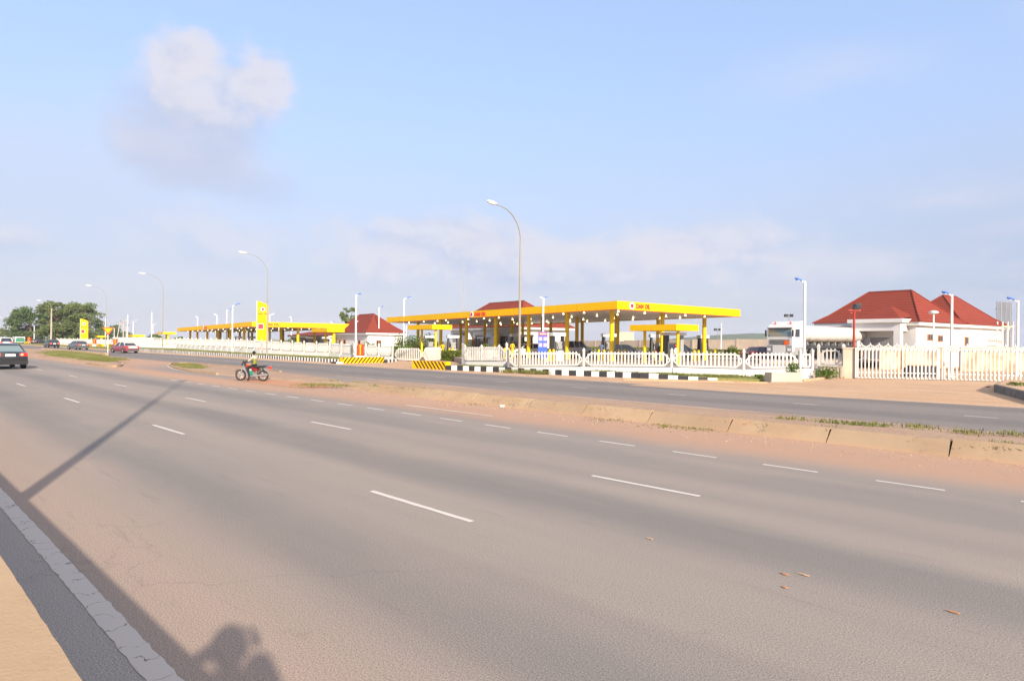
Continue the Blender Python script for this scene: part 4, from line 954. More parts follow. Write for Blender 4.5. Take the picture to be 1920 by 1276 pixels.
def curved_lamp(label, p, h, group='curved street lamps', wide=0.10, reach=2.3, az=None):
    t = thing('street_lamp', label, 'street lamp', (p.x, p.y, 0), 0, group)
    d = Vector((-NX, -NY, 0)) if az is None else az
    MB().tube([(0, 0, 0), (0, 0, .9), (0, 0, h * .52), (0, 0, h - 2.4)], [wide * 1.08, wide * 1.0, wide * .78, wide * .52], 10).build('pole', MATS['galvanised'], t, True)
    pth = []
    for i in range(13):
        q = math.pi / 2 * i / 12; pth.append(Vector((0, 0, h - 2.4)) + d * (reach * (1 - math.cos(q)) ) + Vector((0, 0, 2.15 * math.sin(q))))
    pth.append(pth[-1] + d * .25 + Vector((0, 0, .03)))
    MB().tube(pth, [wide * .5 - .018 * i / 13 for i in range(14)], 8).build('arm', MATS['galvanised'], t, True)
    e = pth[-1]; n = Vector((-d.y, d.x, 0)); mb = MB(); rings = []
    for x, w, hh in ((-.1, .06, .06), (.1, .14, .10), (.45, .17, .12), (.75, .12, .08), (.85, .03, .03)):
        c = e + d * x + Vector((0, 0, .05 + x * .06)); rings.append([c + n * w * math.cos(q) + Vector((0, 0, hh * math.sin(q))) for q in [2 * math.pi * k / 8 for k in range(8)]])
    hd = mb.loft(rings).build('lamp_head', MATS['white_paint'], t, True)
    mb = MB(); rings = []
    for x, w in ((.12, .08), (.4, .13), (.68, .08)):
        c = e + d * x + Vector((0, 0, -.03 + x * .06)); rings.append([c + n * w * math.cos(q) + Vector((0, 0, .07 * math.sin(q))) for q in [math.pi + math.pi * k / 6 for k in range(7)]])
    mb.loft(rings).build('lens', MATS['lamp_glass'], hd, True)
    return t
L1 = G(974, 697.2); H1 = 12.2
curved_lamp('tallest curved street lamp, standing before the white railing', D(974, L1.y), Z(915, 379, L1.y - 2.15) + .15)
for px, hpx, hy, d, lab in ((500.5, 457, 473, 73.0, 'second tallest curved street lamp, beside the tall yellow sign'), (305, 268, 512, 97.0, 'curved street lamp between the lone plain post and the far canopy'),
                            (198.5, 165, 535, 121.0, 'curved street lamp right behind the triangle sign'), (97, 74, 563, 173.0, 'curved street lamp rising in front of the big trees'), (15.5, 4, 595, 300.0, 'farthest curved street lamp, by the small trees at left')):
    curved_lamp(lab, D(px, d), Z(hpx, hy, d - 2.15) + .15, wide=.075)
# the lamp behind the parapet whose shadow crosses the road
curved_lamp('street lamp behind the parapet, outside the photo, casting the long diagonal shadow', RP(6.12, -0.35), 12.2, wide=.115, reach=1.8, az=Vector((-.385, .923, 0)))

def white_lamp(label, px, ytop, d, hx_, double=False, plain=False, cap=False, z0=0.0, colour='lamp_blue', group='white lamp posts', thin=1.0):
    p = D(px, d); zt = Z(px, ytop + 3, d); t = thing('lamp_post', label, 'lamp post', (p.x, p.y, 0), 0, group)
    MB().tube([(0, 0, z0), (0, 0, zt * .5), (0, 0, zt)], [.105 * thin, .095 * thin, .08 * thin], 10).build('pole', MATS['white_paint'], t, True)
    MB().box((0, 0, z0 + .06), (.34, .34, .12)).build('base_plate', MATS['white_paint'], t)
    if plain: return t
    if cap:
        MB().lathe((0, 0, zt), [(.06, -.1), (.30, 0.0), (.30, .12), (.1, .2)], 10).build('lamp_head', MATS['white_paint'], t); return t
    sd_ = [(1 if hx_ > 0 else -1, colour)] + ([(-1 if hx_ > 0 else 1, 'lamp_glass')] if double else [])
    for sg, col in sd_:
        L = abs(hx_) / F * d
        a = MB().tube([(0, 0, zt - .15), (sg * L * .35, 0, zt + .04)], .04, 6); a.build('arm', MATS['white_paint'], t)
        q = (sg * L * .33, 0, zt + .05); e = (sg * L, 0, zt + .05 + L * .22)
        hm = MB(); rings = []
        for f, w, h in ((0, .05, .03), (.15, .14, .05), (.75, .15, .06), (1, .08, .03)):
            c = Vector(q).lerp(Vector(e), f); rings.append([(c.x, -w, c.z - h), (c.x, w, c.z - h), (c.x, w * .8, c.z + h), (c.x, -w * .8, c.z + h)])
        hd = hm.loft(rings).build('lamp_head', MATS[col], t)
        ln = MB(); c = Vector(q).lerp(Vector(e), .5); ln.box((c.x, 0, c.z - .085), (L * .35, .2, .03)); ln.build('lens', MATS['lamp_glass'], hd)
    return t
for a in (
    ('white lamp post beside the striped block and the red cabinet', 667, 550, 69.5, 9),
    ('white lamp post in front of the left end of the big canopy', 757, 556, 85, 16),
    ('white lamp post before the red roof of the left building', 710, 573, 112, 11),
    ('white lamp post behind the blue notice board, with a lamp to either side', 1018, 556, 57.5, 7, True),
    ('white lamp post with a blue lamp in front of the tanker truck', 1508, 524, 41.5, -18),
    ('white lamp post with a blue lamp behind the tall white gate', 1784, 549, 44, -18),
    ('white lamp post with a blue lamp beside the grey slatted frame, at the right edge', 1908, 560, 50, -20),
    ('white lamp post planted in the verge left of the tall yellow sign', 435.5, 569, 97, 14),
    ('white lamp post just left of the one on the verge by the yellow sign', 424.5, 578, 128, 12),
    ('white lamp post with two heads before the middle of the far canopy', 406, 587, 154, 5, True),
    ('white lamp post with two heads before the left part of the far canopy', 370, 591, 163, 4, True),
    ('white lamp post standing alone left of the far canopy, with a small blue head', 284, 582, 148, -3),
    ('thin white lamp post half hidden by the lone one left of the far canopy', 286.5, 605, 215, 6),
    ('white lamp post above the red and white car', 239, 587, 158, -3),
    ('white lamp post behind the white hut', 249.5, 599, 215, 8),
    ('white lamp post behind the triangle sign', 197.5, 594, 170, 3),
    ('white lamp post right beside the distant yellow sign', 138, 599, 200, 8),
    ('small white lamp post to the right of the distant yellow sign', 163.5, 615, 270, 5),
    ('first of three white posts standing under the big trees', 64, 607, 200, -2),
    ('middle one of three white posts standing under the big trees', 77.5, 606, 215, -2),
    ('last of three white posts under the big trees, next to the dark hatchback', 89.5, 604, 225, -3),
    ('white lamp post just right of the tall yellow sign', 505, 587, 122, 9),
    ('white lamp post with two heads before the right half of the far canopy', 546, 592, 150, 4, True),
    ('white lamp post with two heads behind the small canopy near the red roof', 622.5, 601, 150, 4, True),
    ('small white lamp post with a round head against the left red roof', 667.5, 600, 104, 4),
    ('thin white lamp post left of the pair of concrete utility poles', 214, 612, 240, -4),
):
    lab, px, yt, d, hx_ = a[:5]; dz = a[5] if len(a) > 5 else False
    white_lamp(lab, px, yt, d, hx_, dz, thin=1.0 if d < 60 else (1.1 if d < 140 else 1.25), colour='lamp_blue' if px not in (286.5, 249.5, 138, 163.5, 505, 667.5) else 'white_paint')
white_lamp('plain white post standing before the green hill', 1352, 603, 88, 0, plain=True)
white_lamp('plain white post beyond the pumps at the right of the shop', 1078.5, 612, 92, 0, plain=True)
white_lamp('thin white post with a flat round cap before the white building', 1750, 584, 46, 0, cap=True, thin=.7)
white_lamp('plain white post behind the left canopy columns', 761.5, 607, 104, 0, plain=True)
rl = thing('floodlight_post', 'red post with a crossbar and a black floodlight by the concrete pillar', 'light post', D(1601, 44.5), 0)
MB().tube([(0, 0, 0), (0, 0, 4.75)], [.095, .075], 8).build('pole', MATS['red_post'], rl); MB().bb((-.42, -.05, 4.62), (.46, .05, 4.70)).build('crossbar', MATS['red_post'], rl)
MB().bb((-.30, -.04, 4.45), (-.10, .04, 4.50)).build('bracket', MATS['red_post'], rl)
fl_ = MB().hexa([(-.05, -.18, 4.74), (.33, -.18, 4.74), (.33, .18, 4.74), (-.05, .18, 4.74), (.02, -.22, 5.1), (.43, -.22, 5.16), (.43, .22, 5.16), (.02, .22, 5.1)]).build('floodlight', MATS['grey_dark'], rl)
MB().bb((.02, -.235, 4.80), (.32, -.222, 5.05)).build('lens', MATS['glass_dark'], fl_)
up = thing('utility_poles', 'pair of leaning concrete utility poles carrying a crossarm and transformer', 'utility pole', D(221, 230), 0); 
mb = MB(); mb.tube([(-.6, 0, 0), (.9, 0, 8.6)], [.18, .13], 7); mb.build('pole', MATS['plain_concrete'], up)
MB().tube([(1.9, 0, 0), (2.0, 0, 8.4)], [.18, .13], 7).build('pole', MATS['plain_concrete'], up); MB().tube([(2.8, .3, 0), (2.9, .3, 8.7)], [.18, .13], 7).build('pole', MATS['plain_concrete'], up)
MB().bb((-.6, -.1, 7.6), (3.6, .1, 7.8)).build('crossarm', MATS['grey_mid'], up); mb = MB(); mb.bb((3.1, -.3, 6.4), (3.9, .3, 7.0)); mb.bb((.6, -.2, 8.0), (1.0, .2, 8.5)); mb.build('transformer', MATS['grey_mid'], up)
MB().tube([(0, 0, 0), (0, 0, 10.2)], [.16, .10], 7).build('utility_pole', MATS['plain_concrete'], None, False, D(95.5, 178)); tag(bpy.data.objects['utility_pole'], 'plain concrete utility pole in front of the dark gap between the big trees', 'utility pole')
o = MB().tube([(0, 0, 0), (0, 0, 7.4)], [.16, .10], 7).build('utility_pole', MATS['plain_concrete'], None, False, D(15, 240)); tag(o, 'short concrete utility pole at left, above the white off-road car', 'utility pole')

# ---- pumps and bollards
def pump(loc, rz, first=None):
    t = thing('fuel_pump', None, 'fuel pump', loc, rz, 'fuel pumps under the canopies')
    MB().bb((-.45, -.3, 0), (.45, .3, .95)).build('cabinet', MATS['white_paint'], t)
    MB().bb((-.47, -.32, .952), (.47, .32, 1.05)).build('tray', MATS['grey_dark'], t)
    MB().bb((-.36, -.22, 1.052), (.36, .22, 1.75)).build('meter_head', MATS['grey_mid'], t)
    for x in (-.58, .58): MB().hexa([(x - .12, -.25, 0), (x + .12, -.25, 0), (x + .12, .25, 0), (x - .12, .25, 0), (x * .93 - .07, -.2, 2.25), (x * .93 + .07, -.2, 2.25), (x * .93 + .07, .2, 2.25), (x * .93 - .07, .2, 2.25)]).build('side_column', MATS['grey_dark'], t)
    MB().bb((-.72, -.26, 2.25), (.72, .26, 2.55)).build('crown', MATS['white_paint'], t)
    for x in (-.3, .3): MB().tube([(x, -.26, 1.6), (x * 1.3, -.55, 1.2), (x * 1.35, -.5, .7), (x, -.33, .9)], .03, 6).build('hose', MATS['grey_dark'], t)
    MB().bb((.12, -.312, .55), (.36, -.302, .75)).build('badge', MATS['sign_red'], t)
    return t
pp = pump((0, 0, 0), 0)
PUMPS = ((1046, 57.5, 'white topped pump left of the silver off-road car', FZ), (1141, 60, 'white topped pump beside the thick corner columns', FZ), (1231, 62, 'pump between the two poles of the small right canopy, near the black car', FZ),
         (1318, 66, 'white topped pump left of the rightmost column, below the hill', FZ), (849, 74, 'pump with a white screen behind the clipped hedge', .3), (808, 78, 'dark pump under the small left canopy', .3),
         (967, 72, 'pump beside the attendant in yellow, left of the curved lamp', FZ), (989, 76, 'pump behind the pale sedan', FZ), (900, 84, 'pump before the brown shop door', FZ),
         (611, 116, 'dark pump at the right end of the far canopy', .12), (580, 122, 'pump in front of the left red roofed building', .12), (447, 128, 'white topped pump under the far canopy, near the yellow sign', .12), (472, 132, 'second white topped pump under the far canopy, near the yellow sign', .12))
for i, (px, d, lab, z) in enumerate(PUMPS):
    o = pp if i == 0 else copy_tree(pp); q = D(px, d); o.location = (q.x, q.y, z); o.rotation_euler = (0, 0, R(35 - 12 * (i % 3))); o['label'] = lab
big_p = thing('fuel_pump', 'large dark grey pump with tall side pillars between the poles of the small right canopy', 'fuel pump', D(1263, 53, FZ), R(10), 'fuel pumps under the canopies')
for x in (-.68, .62): MB().bb((x - .15, -.3, 0), (x + .15, .3, 2.35)).build('side_column', MATS['grey_mid' if x > 0 else 'grey_dark'], big_p)
MB().bb((-1.0, -.34, 2.352), (1.0, .34, 2.6)).build('crown', MATS['steel'], big_p); MB().bb((-.5, -.25, 0), (.44, .25, 1.25)).build('cabinet', MATS['grey_dark'], big_p); MB().bb((-.38, -.262, .3), (.3, -.252, .9)).build('panel', MATS['white_paint'], big_p)
bp_ = MB().lathe((0, 0, 0), [(.10, 0), (.10, 1.0), (.07, 1.06), (.01, 1.08)], 10).build('bollard', MATS['yellow'], None, True)
BOL = ((1031, 55.5, 'left of the pair of yellow bollards by the notice board'), (1038, 55.7, 'right of the pair of yellow bollards by the notice board'), (1123, 57, 'left of two yellow bollards left of the corner columns'), (1133, 57.6, 'right of two yellow bollards left of the corner columns'),
       (1160.5, 58, 'yellow bollard close to the corner columns'), (1171, 57.5, 'yellow bollard in front of the black car'), (1226, 55, 'yellow bollard beside the left pole of the small right canopy'), (1302, 60, 'left of two yellow bollards before the white topped pump under the hill'),
       (1310, 60.4, 'right of two yellow bollards before the white topped pump under the hill'), (1341, 62, 'yellow bollard at the right end of the big canopy'), (843, 70, 'left of two yellow bollards above the clipped hedge'), (849.5, 70.4, 'right of two yellow bollards above the clipped hedge'),
       (946.5, 62, 'left of two yellow bollards beside the curved street lamp'), (954, 62, 'right of two yellow bollards beside the curved street lamp'))
for i, (px, d, lab) in enumerate(BOL):
    o = bp_ if i == 0 else bp_.copy()
    if i: C.objects.link(o)
    o.location = D(px, d, FZ if px > 900 else .35); tag(o, lab, 'bollard', 'yellow bollards by the pumps')

# ================================================================== VEHICLES
def paint(name, col, coat=0.6): return M(name, col, 0.35, 0.5, coat=coat)
for n_, c_ in (('paint_charcoal', (.016, .017, .019)), ('paint_grey', (.085, .09, .095)), ('paint_silver', (.50, .51, .53)), ('paint_pale', (.56, .54, .51)), ('paint_black', (.018, .02, .024)), ('paint_maroon', (.17, .012, .025)),
               ('paint_white', (.66, .66, .65)), ('paint_red', (.24, .04, .06)), ('paint_green', (.035, .22, .13)), ('paint_navy', (.05, .055, .08))): paint(n_, c_)
M('tail_red', (.62, .02, .015), .25, emit=.25, emit_col=(1, .05, .02)); M('tail_clear', (.85, .45, .30), .2); M('plate_white', (.8, .8, .78), .5); M('trim_dark', (.04, .04, .042), .5); M('plate_ink', (.02, .02, .08), .5); M('head_clear', (.75, .77, .8), .1)
KINDS = {
    'sedan': dict(L=4.5, Wd=1.74, belt=.92, roof=1.44, hood=.86, deck=.98, g=(-1.92, -1.15, .35, 1.25), r=.315),
    'hatch': dict(L=4.0, Wd=1.68, belt=.95, roof=1.48, hood=.88, deck=.96, g=(-1.96, -1.55, .35, 1.15), r=.30),
    'suv': dict(L=4.7, Wd=1.85, belt=1.12, roof=1.82, hood=1.08, deck=1.14, g=(-2.30, -2.05, .35, 1.10), r=.37),
}
def car(label, p, heading, col, kind='sedan', scale=1.0, group='cars', z=0.0, col_low=None, roof_col=None, spoiler=False, rack=False, glass='glass_dark'):
    k = KINDS[kind]; L, Wd = k['L'], k['Wd']; h = Wd / 2
    t = thing('car', label, 'car', (p.x, p.y, z), heading, group, scale)
    def ring(x, zb, zt, w, tum=.05):
        return [(x, -w * .86, zb), (x, -w * .97, zb + .10), (x, -w, zb + (zt - zb) * .45), (x, -w * .985, zt - .10), (x, -w * (1 - tum * 1.6), zt), (x, 0, zt + .025),
                (x, w * (1 - tum * 1.6), zt), (x, w * .985, zt - .10), (x, w, zb + (zt - zb) * .45), (x, w * .97, zb + .10), (x, w * .86, zb)]
    b, hd, dk = k['belt'], k['hood'], k['deck']
    st = [(-L / 2, .42, dk - .22, h * .86), (-L / 2 + .06, .30, dk - .06, h * .93), (-L / 2 + .28, .24, dk, h * .985), (-L / 2 + .9, .22, max(dk, b), h), (-.2, .22, b + .01, h), (k['g'][3] - .1, .22, b - .01, h), (k['g'][3] + .35, .23, hd, h * .99), (L / 2 - .45, .25, hd - .10, h * .95), (L / 2 - .10, .30, hd - .24, h * .86), (L / 2, .40, hd - .36, h * .76)]
    MB().loft([ring(*s) for s in st]).build('body', MATS[col], t, True)
    if col_low:
        MB().loft([ring(x, zb - .005, zb + (zt - zb) * .42, w * 1.012) for x, zb, zt, w in st]).build('side_skirt', MATS[col_low], t, True)
    g = k['g']; zr = k['roof']; gb = h * .90; gt = h * .70
    def gr(x, zz, w): return (x, -w, zz), (x, w, zz)
    cab = [(g[0], b - .02, gb), (g[1], zr - .07, gt), (g[2], zr - .05, gt), (g[3], b - .03, gb)]
    zmid = b - .05
    vs = [(g[0], -gb, zmid), (g[1], -gt, zr - .06), (g[2], -gt, zr - .04), (g[3], -gb, zmid)]; vs += [(x, -y, z_) for x, y, z_ in vs]
    MB().add(vs, [(0, 1, 2, 3), (7, 6, 5, 4), (0, 4, 5, 1), (1, 5, 6, 2), (2, 6, 7, 3), (3, 7, 4, 0)]).build('window', MATS[glass], t)
    rl = MB(); xs = [(g[1] - .10, zr - .085, gt * .97), (g[1] + .10, zr - .02, gt * 1.0), ((g[1] + g[2]) / 2, zr + .012, gt * 1.01), (g[2] - .05, zr - .015, gt), (g[2] + .10, zr - .085, gt * .97)]
    rl.loft([[(x, -w - .012, zz - .045), (x, w + .012, zz - .045), (x, w * .9, zz), (x, 0, zz + .012), (x, -w * .9, zz)] for x, zz, w in xs]); rl.build('roof', MATS[roof_col or col], t, True)
    for s in (-1, 1):
        for a, c in (((g[0] + .02, s * (gb - .005), b - .06), (g[1], s * gt, zr - .06)), ((g[3] - .02, s * (gb - .005), b - .06), (g[2], s * gt, zr - .06)), ((-.25, s * (gb + .004), b - .06), (-.30, s * (gt + .004), zr - .05))): MB().tube([a, c], .04 if kind != 'suv' else .055, 6).build('pillar', MATS[roof_col or col], t)
        if kind != 'sedan': MB().tube([(-1.15, s * (gb + .004), b - .06), (-1.2, s * (gt + .004), zr - .05)], .06, 6).build('pillar', MATS[roof_col or col], t)
    xw = L / 2 - .88
    for x in (-xw + .05, xw):
        for s in (-1, 1):
            y = s * (h - .10)
            w = MB().lathe((x, y, k['r']), [(k['r'] * .9, -.10), (k['r'], -.07), (k['r'], .07), (k['r'] * .9, .10)], 16, 'y').build('wheel', MATS['tyre'], t, True)
            MB().lathe((x, y + s * .101, k['r']), [(k['r'] * .62, -.006), (k['r'] * .55, .006)], 12, 'y').build('rim', MATS['rim'], w)
            MB().lathe((x, s * (h - .012), k['r'] + .03), [(k['r'] * 1.17, -.009), (k['r'] * 1.17, .009)], 18, 'y').build('wheel_arch', MATS['trim_dark'], t)
    for s in (-1, 1):
        tl = MB().box((-L / 2 + .05, s * h * .70, dk - .16), (.16, h * .40, .17)).build('tail_light', MATS['tail_red'], t)
        MB().box((-L / 2 - .032, s * h * .60, dk - .16), (.012, .12, .11)).build('reverse_lamp', MATS['tail_clear'], tl)
        MB().box((L / 2 - .12, s * h * .60, hd - .30), (.2, h * .38, .13)).build('headlight', MATS['head_clear'], t)
        MB().box((g[3] - .28, s * (h + .07), b + .05), (.12, .16, .11)).build('side_mirror', MATS[col], t)
        for x in (-.55, .38): MB().box((x, s * (h + .006), b - .14), (.16, .02, .03)).build('door_handle', MATS['trim_dark'], t)
    MB().loft([[(x, -w, .26), (x, w, .26), (x, w, .50), (x, -w, .50)] for x, w in ((-L / 2 - .045, h * .84), (-L / 2 + .12, h * .965))]).build('rear_bumper', MATS[col], t)
    MB().loft([[(x, -w, .24), (x, w, .24), (x, w, .46), (x, -w, .46)] for x, w in ((L / 2 + .045, h * .70), (L / 2 - .14, h * .92))]).build('front_bumper', MATS[col], t)
    pt = MB().box((-L / 2 - .022, .0, dk - .19), (.02, .46, .13)).build('number_plate', MATS['plate_white'], t)
    if spoiler: MB().box((-L / 2 + .24, 0, dk + .13), (.16, h * 1.5, .03)).build('spoiler', MATS[col], t)
    if rack:
        for s in (-1, 1): MB().tube([(-1.7, s * gt, zr + .06), (.2, s * gt, zr + .06)], .02, 5).build('roof_rack', MATS['trim_dark'], t)
    MB().tube([(g[1] + .1, -gt * .6, zr), (g[1] - .15, -gt * .6, zr + .55)], .008, 4).build('aerial', MATS['trim_dark'], t)
    return t
HU = math.atan2(UY, UX)                                            # driving away to the left
q = G(46, 691); car('dark sedan driving away at the left edge, with big red tail lights', Vector((q.x, q.y, 0)) + Vector((UX, UY, 0)) * 2.2 + Vector((-NX, -NY, 0)) * 1.05 + Vector((.12, 0, 0)), HU + R(3), 'paint_charcoal', 'sedan', 1.19, 'cars on the road', glass='glass_sky')
q = G(250, 662); car('old red and white sedan near the triangle sign, its red side towards us', Vector((q.x, q.y, 0)) + Vector((UX, UY, 0)) * 2.2 - Vector((NX, NY, 0)) * .5, HU + R(10), 'paint_red', 'sedan', 1.08, 'cars on the road', roof_col='paint_pale')
rc_ = [o for o in bpy.data.objects if o.get('label', '').startswith('old red and white')][0]
MB().hexa([(-2.262, -.60, .66), (-2.262, .60, .66), (-1.45, .70, .955), (-1.45, -.70, .955), (-2.255, -.60, .93), (-2.255, .60, .93), (-1.45, .70, 1.035), (-1.45, -.70, 1.035)]).build('boot_lid', MATS['paint_white'], rc_)
MB().bb((-2.31, -.72, .28), (-2.28, .72, .52)).build('bumper_panel', MATS['paint_grey'], rc_)
q = G(160, 655.5); car('grey sedan with reddish lights driving away behind the grassy island', Vector((q.x, q.y, 0)) + Vector((UX, UY, 0)) * 2.2 - Vector((NX, NY, 0)) * .6, HU + R(8), 'paint_grey', 'sedan', 1.06, 'cars on the road')
q = G(109, 652); car('dark hatchback with a white number plate ahead of the grey sedan', Vector((q.x, q.y, 0)) + Vector((UX, UY, 0)) * 2.0 - Vector((NX, NY, 0)) * .7, HU + R(3), 'paint_black', 'hatch', 1.1, 'cars on the road')
q = D(72, 182); car('black car turning off in front of the farthest striped block', q, HU - R(38), 'paint_black', 'sedan', 1.02, 'cars on the road')
q = G(7, 652); car('white off-road car ahead of the dark sedan at the left edge', q, HU + R(2), 'paint_white', 'suv', 1.1, 'cars on the road')
q = D(35, 196); bus = thing('bus', 'small green and white bus waiting under the trees at left', 'bus', (q.x, q.y, 0), HU)
MB().loft([[(x, -w, .35), (x, w, .35), (x, w, zt - .3), (x, w * .85, zt), (x, -w * .85, zt), (x, -w, zt - .3)] for x, w, zt in ((-2.6, 1.15, 1.95), (-2.5, 1.25, 2.1), (2.3, 1.25, 2.1), (2.6, 1.1, 1.7))]).build('body', MATS['paint_white'], bus)
MB().bb((-2.63, -1.1, .5), (-2.605, 1.1, 1.45)).build('rear_panel', MATS['paint_green'], bus); MB().bb((-2.64, -.95, 1.45), (-2.60, .95, 1.85)).build('window', MATS['glass_sky'], bus)
MB().bb((-2.3, 1.255, .5), (2.2, 1.27, 1.2)).build('side_panel', MATS['paint_green'], bus)
for x in (-1.7, 1.7):
    for s in (-1.1, 1.1): MB().lathe((x, s, .38), [(.38, -.12), (.38, .12)], 12, 'y').build('wheel', MATS['tyre'], bus)
# cars in the station
def face(deg): return R(deg)
car('pale silver sedan at the pump beside the notice board', D(990, 68), R(200), 'paint_pale', 'sedan', 1.05, 'cars at the pumps', FZ)
car('silver off-road car seen from behind at the pump right of the notice board', D(1079, 69), R(47), 'paint_silver', 'suv', 1.0, 'cars at the pumps', FZ)
car('black sedan behind the yellow corner columns', D(1172, 64), R(-14), 'paint_navy', 'sedan', 1.05, 'cars at the pumps', FZ)
car('black car with a dark roof rack behind the right pole of the small right canopy', D(1274, 62), R(-12), 'paint_black', 'hatch', 1.12, 'cars at the pumps', FZ, rack=True)
car('dark red sedan parked to the left of the tanker truck', D(1429, 66), R(30), 'paint_maroon', 'sedan', 1.0, 'cars at the pumps', FZ)
pb = thing('planter', 'low dark planter with a rounded end behind the bars of the tall white gate', 'planter', D(1726, 45.5), R(8))
MB().loft([[(x, -w, 0), (x, w, 0), (x, w, h * .8), (x, w * .7, h), (x, -w * .7, h), (x, -w, h * .8)] for x, w, h in ((-1.15, .3, .40), (-1.05, .42, .62), (-.8, .5, .74), (1.1, .5, .76), (1.2, .45, .72))]).build('basin', MATS['grey_dark'], pb, True)
MB().bb((-.95, -.38, .75), (1.05, .38, .79)).build('soil', MATS['red_earth'], pb)

# tanker truck ------------------------------------------------------
hv = Vector((-0.81, -0.586)); tk = thing('tanker_truck', 'white tanker truck with an orange disc on its grille', 'truck', (0, 0, 0), math.atan2(hv.y, hv.x), None, 1.0)
# local: x forward, y left; front right corner (seen at px 1485) at (0, -1.25)?  the visible flank is local +y
cr = D(1485.5, 57.0); lat = Vector((-hv.y, hv.x)); org = Vector((cr.x, cr.y)) - lat * 1.25; tk.location = (org.x, org.y, FZ + .30)
cab = MB(); Hh = 3.60
cab.plate([(0.0, .75), (0.02, 2.05), (-.08, 2.80), (-.14, 2.95), (-.26, 3.15), (-1.0, Hh - .10), (-1.9, Hh), (-2.25, Hh - .06), (-2.25, 1.0), (-1.9, .75)], -1.25, 1.25); cab.build('cab', MATS['paint_white'], tk)
MB().hexa([(.035, -1.12, 2.12), (.035, 1.12, 2.12), (-.05, 1.12, 2.12), (-.05, -1.12, 2.12), (-.055, -1.10, 2.86), (-.055, 1.10, 2.86), (-.13, 1.10, 2.86), (-.13, -1.10, 2.86)]).build('windscreen', MATS['glass_sky'], tk)
MB().hexa([(.16, -1.14, 2.84), (.16, 1.14, 2.84), (-.10, 1.14, 2.84), (-.10, -1.14, 2.84), (.10, -1.14, 2.94), (.10, 1.14, 2.94), (-.14, 1.14, 2.94), (-.14, -1.14, 2.94)]).build('sun_visor', MATS['trim_dark'], tk)
gr = MB()
for z in (1.42, 1.58, 1.74): gr.bb((.012, -1.0, z), (.05, 1.0, z + .08))
gr.build('grille', MATS['trim_dark'], tk)
MB().lathe((.06, .72, 1.56), [(.23, -.01), (.23, .02)], 18, 'x').build('disc', M('disc_orange', (.85, .13, .01), .4), tk)
MB().bb((-.35, -1.24, .40), (.07, 1.24, 1.30)).build('bumper', MATS['grey_mid'], tk); MB().bb((.072, -.62, .45), (.10, .62, 1.32)).build('bumper_panel', MATS['paint_white'], tk)
for y in (-1.0, .98): MB().bb((.072, y - .16, .80), (.09, y + .16, 1.05)).build('headlight', MATS['head_clear'], tk)
MB().plate([(-.45, 2.08), (-.52, 2.80), (-1.22, 2.80), (-1.22, 2.08)], 1.252, 1.265).build('window', MATS['glass_dark'], tk)
for y0, y1 in ((1.27, 1.40), (-1.40, -1.27)): MB().bb((.02, y0, 2.12), (.12, y1, 2.72)).build('side_mirror', MATS['trim_dark'], tk)
MB().bb((-1.95, 1.20, .45), (-.36, 1.262, 1.16)).build('side_skirt', MATS['grey_mid'], tk)
for y in (-.75, .75): MB().lathe((-.55, y, 3.32), [(.09, -.2), (.09, .02), (.07, .17), (.01, .2)], 10).build('beacon', MATS['tail_red'], tk)
MB().plate([(-.40, 1.3), (-.40, 2.90), (-.415, 2.90), (-.415, 1.3)], 1.251, 1.256).build('door_seam', MATS['grey_mid'], tk); MB().plate([(-1.42, 1.3), (-1.42, 2.90), (-1.435, 2.90), (-1.435, 1.3)], 1.251, 1.256).build('door_seam', MATS['grey_mid'], tk)
TL0, TL1, TZ, TR = -2.75, -14.2, 2.38, .86
MB().tube([(TL0 - .42, 1.228 * math.cos(q), TZ + (TR + .01) * math.sin(q)) for q in [2 * math.pi * i / 24 for i in range(25)]], .018, 4).build('tank_band', MATS['grey_mid'], tk)
tank = MB(); rings = []
for x, f in ((TL0, .55), (TL0 - .06, .86), (TL0 - .25, .98), (TL0 - .5, 1.0), (-8, 1.0), (TL1 + .5, 1.0), (TL1 + .2, .96), (TL1 + .05, .80), (TL1, .5)):
    rings.append([(x, 1.22 * f * math.cos(q), TZ + TR * f * math.sin(q)) for q in [2 * math.pi * i / 28 for i in range(28)]])
tank.loft(rings)
def grimy():
    m = bpy.data.materials.new('tank_paint'); m.use_nodes = True; t = m.node_tree; t.nodes.clear(); k = NT(t); b = k.n('ShaderNodeBsdfPrincipled'); o_ = k.n('ShaderNodeOutputMaterial'); k.link(b.outputs[0], o_.inputs[0]); b.inputs['Roughness'].default_value = .4
    tc = k.n('ShaderNodeTexCoord').outputs['Object']; x, y, z = k.sep(tc); n = k.noise(tc, 1.5, 5.0)
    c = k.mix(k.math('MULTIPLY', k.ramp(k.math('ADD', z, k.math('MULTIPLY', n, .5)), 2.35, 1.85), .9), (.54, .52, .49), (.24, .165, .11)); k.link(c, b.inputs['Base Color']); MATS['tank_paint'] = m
grimy(); tank.build('tank', MATS['tank_paint'], tk, True)
ch = MB(); ch.bb((-14.0, -.5, .95), (-.6, .5, 1.5)); ch.build('chassis', MATS['grey_dark'], tk)
for i in range(9): x = -3.1 - i * 1.28; MB().hexa([(x - .06, .6, 1.28), (x + .06, .6, 1.28), (x + .06, 1.02, 1.36), (x - .06, 1.02, 1.36), (x - .06, .6, 1.50), (x + .06, .6, 1.50), (x + .06, .98, 1.66), (x - .06, .98, 1.66)]).build('bracket', MATS['grey_mid'], tk)
MB().bb((-13.8, 1.05, 1.18), (-2.9, 1.2, 1.27)).build('side_rail', MATS['grey_dark'], tk)
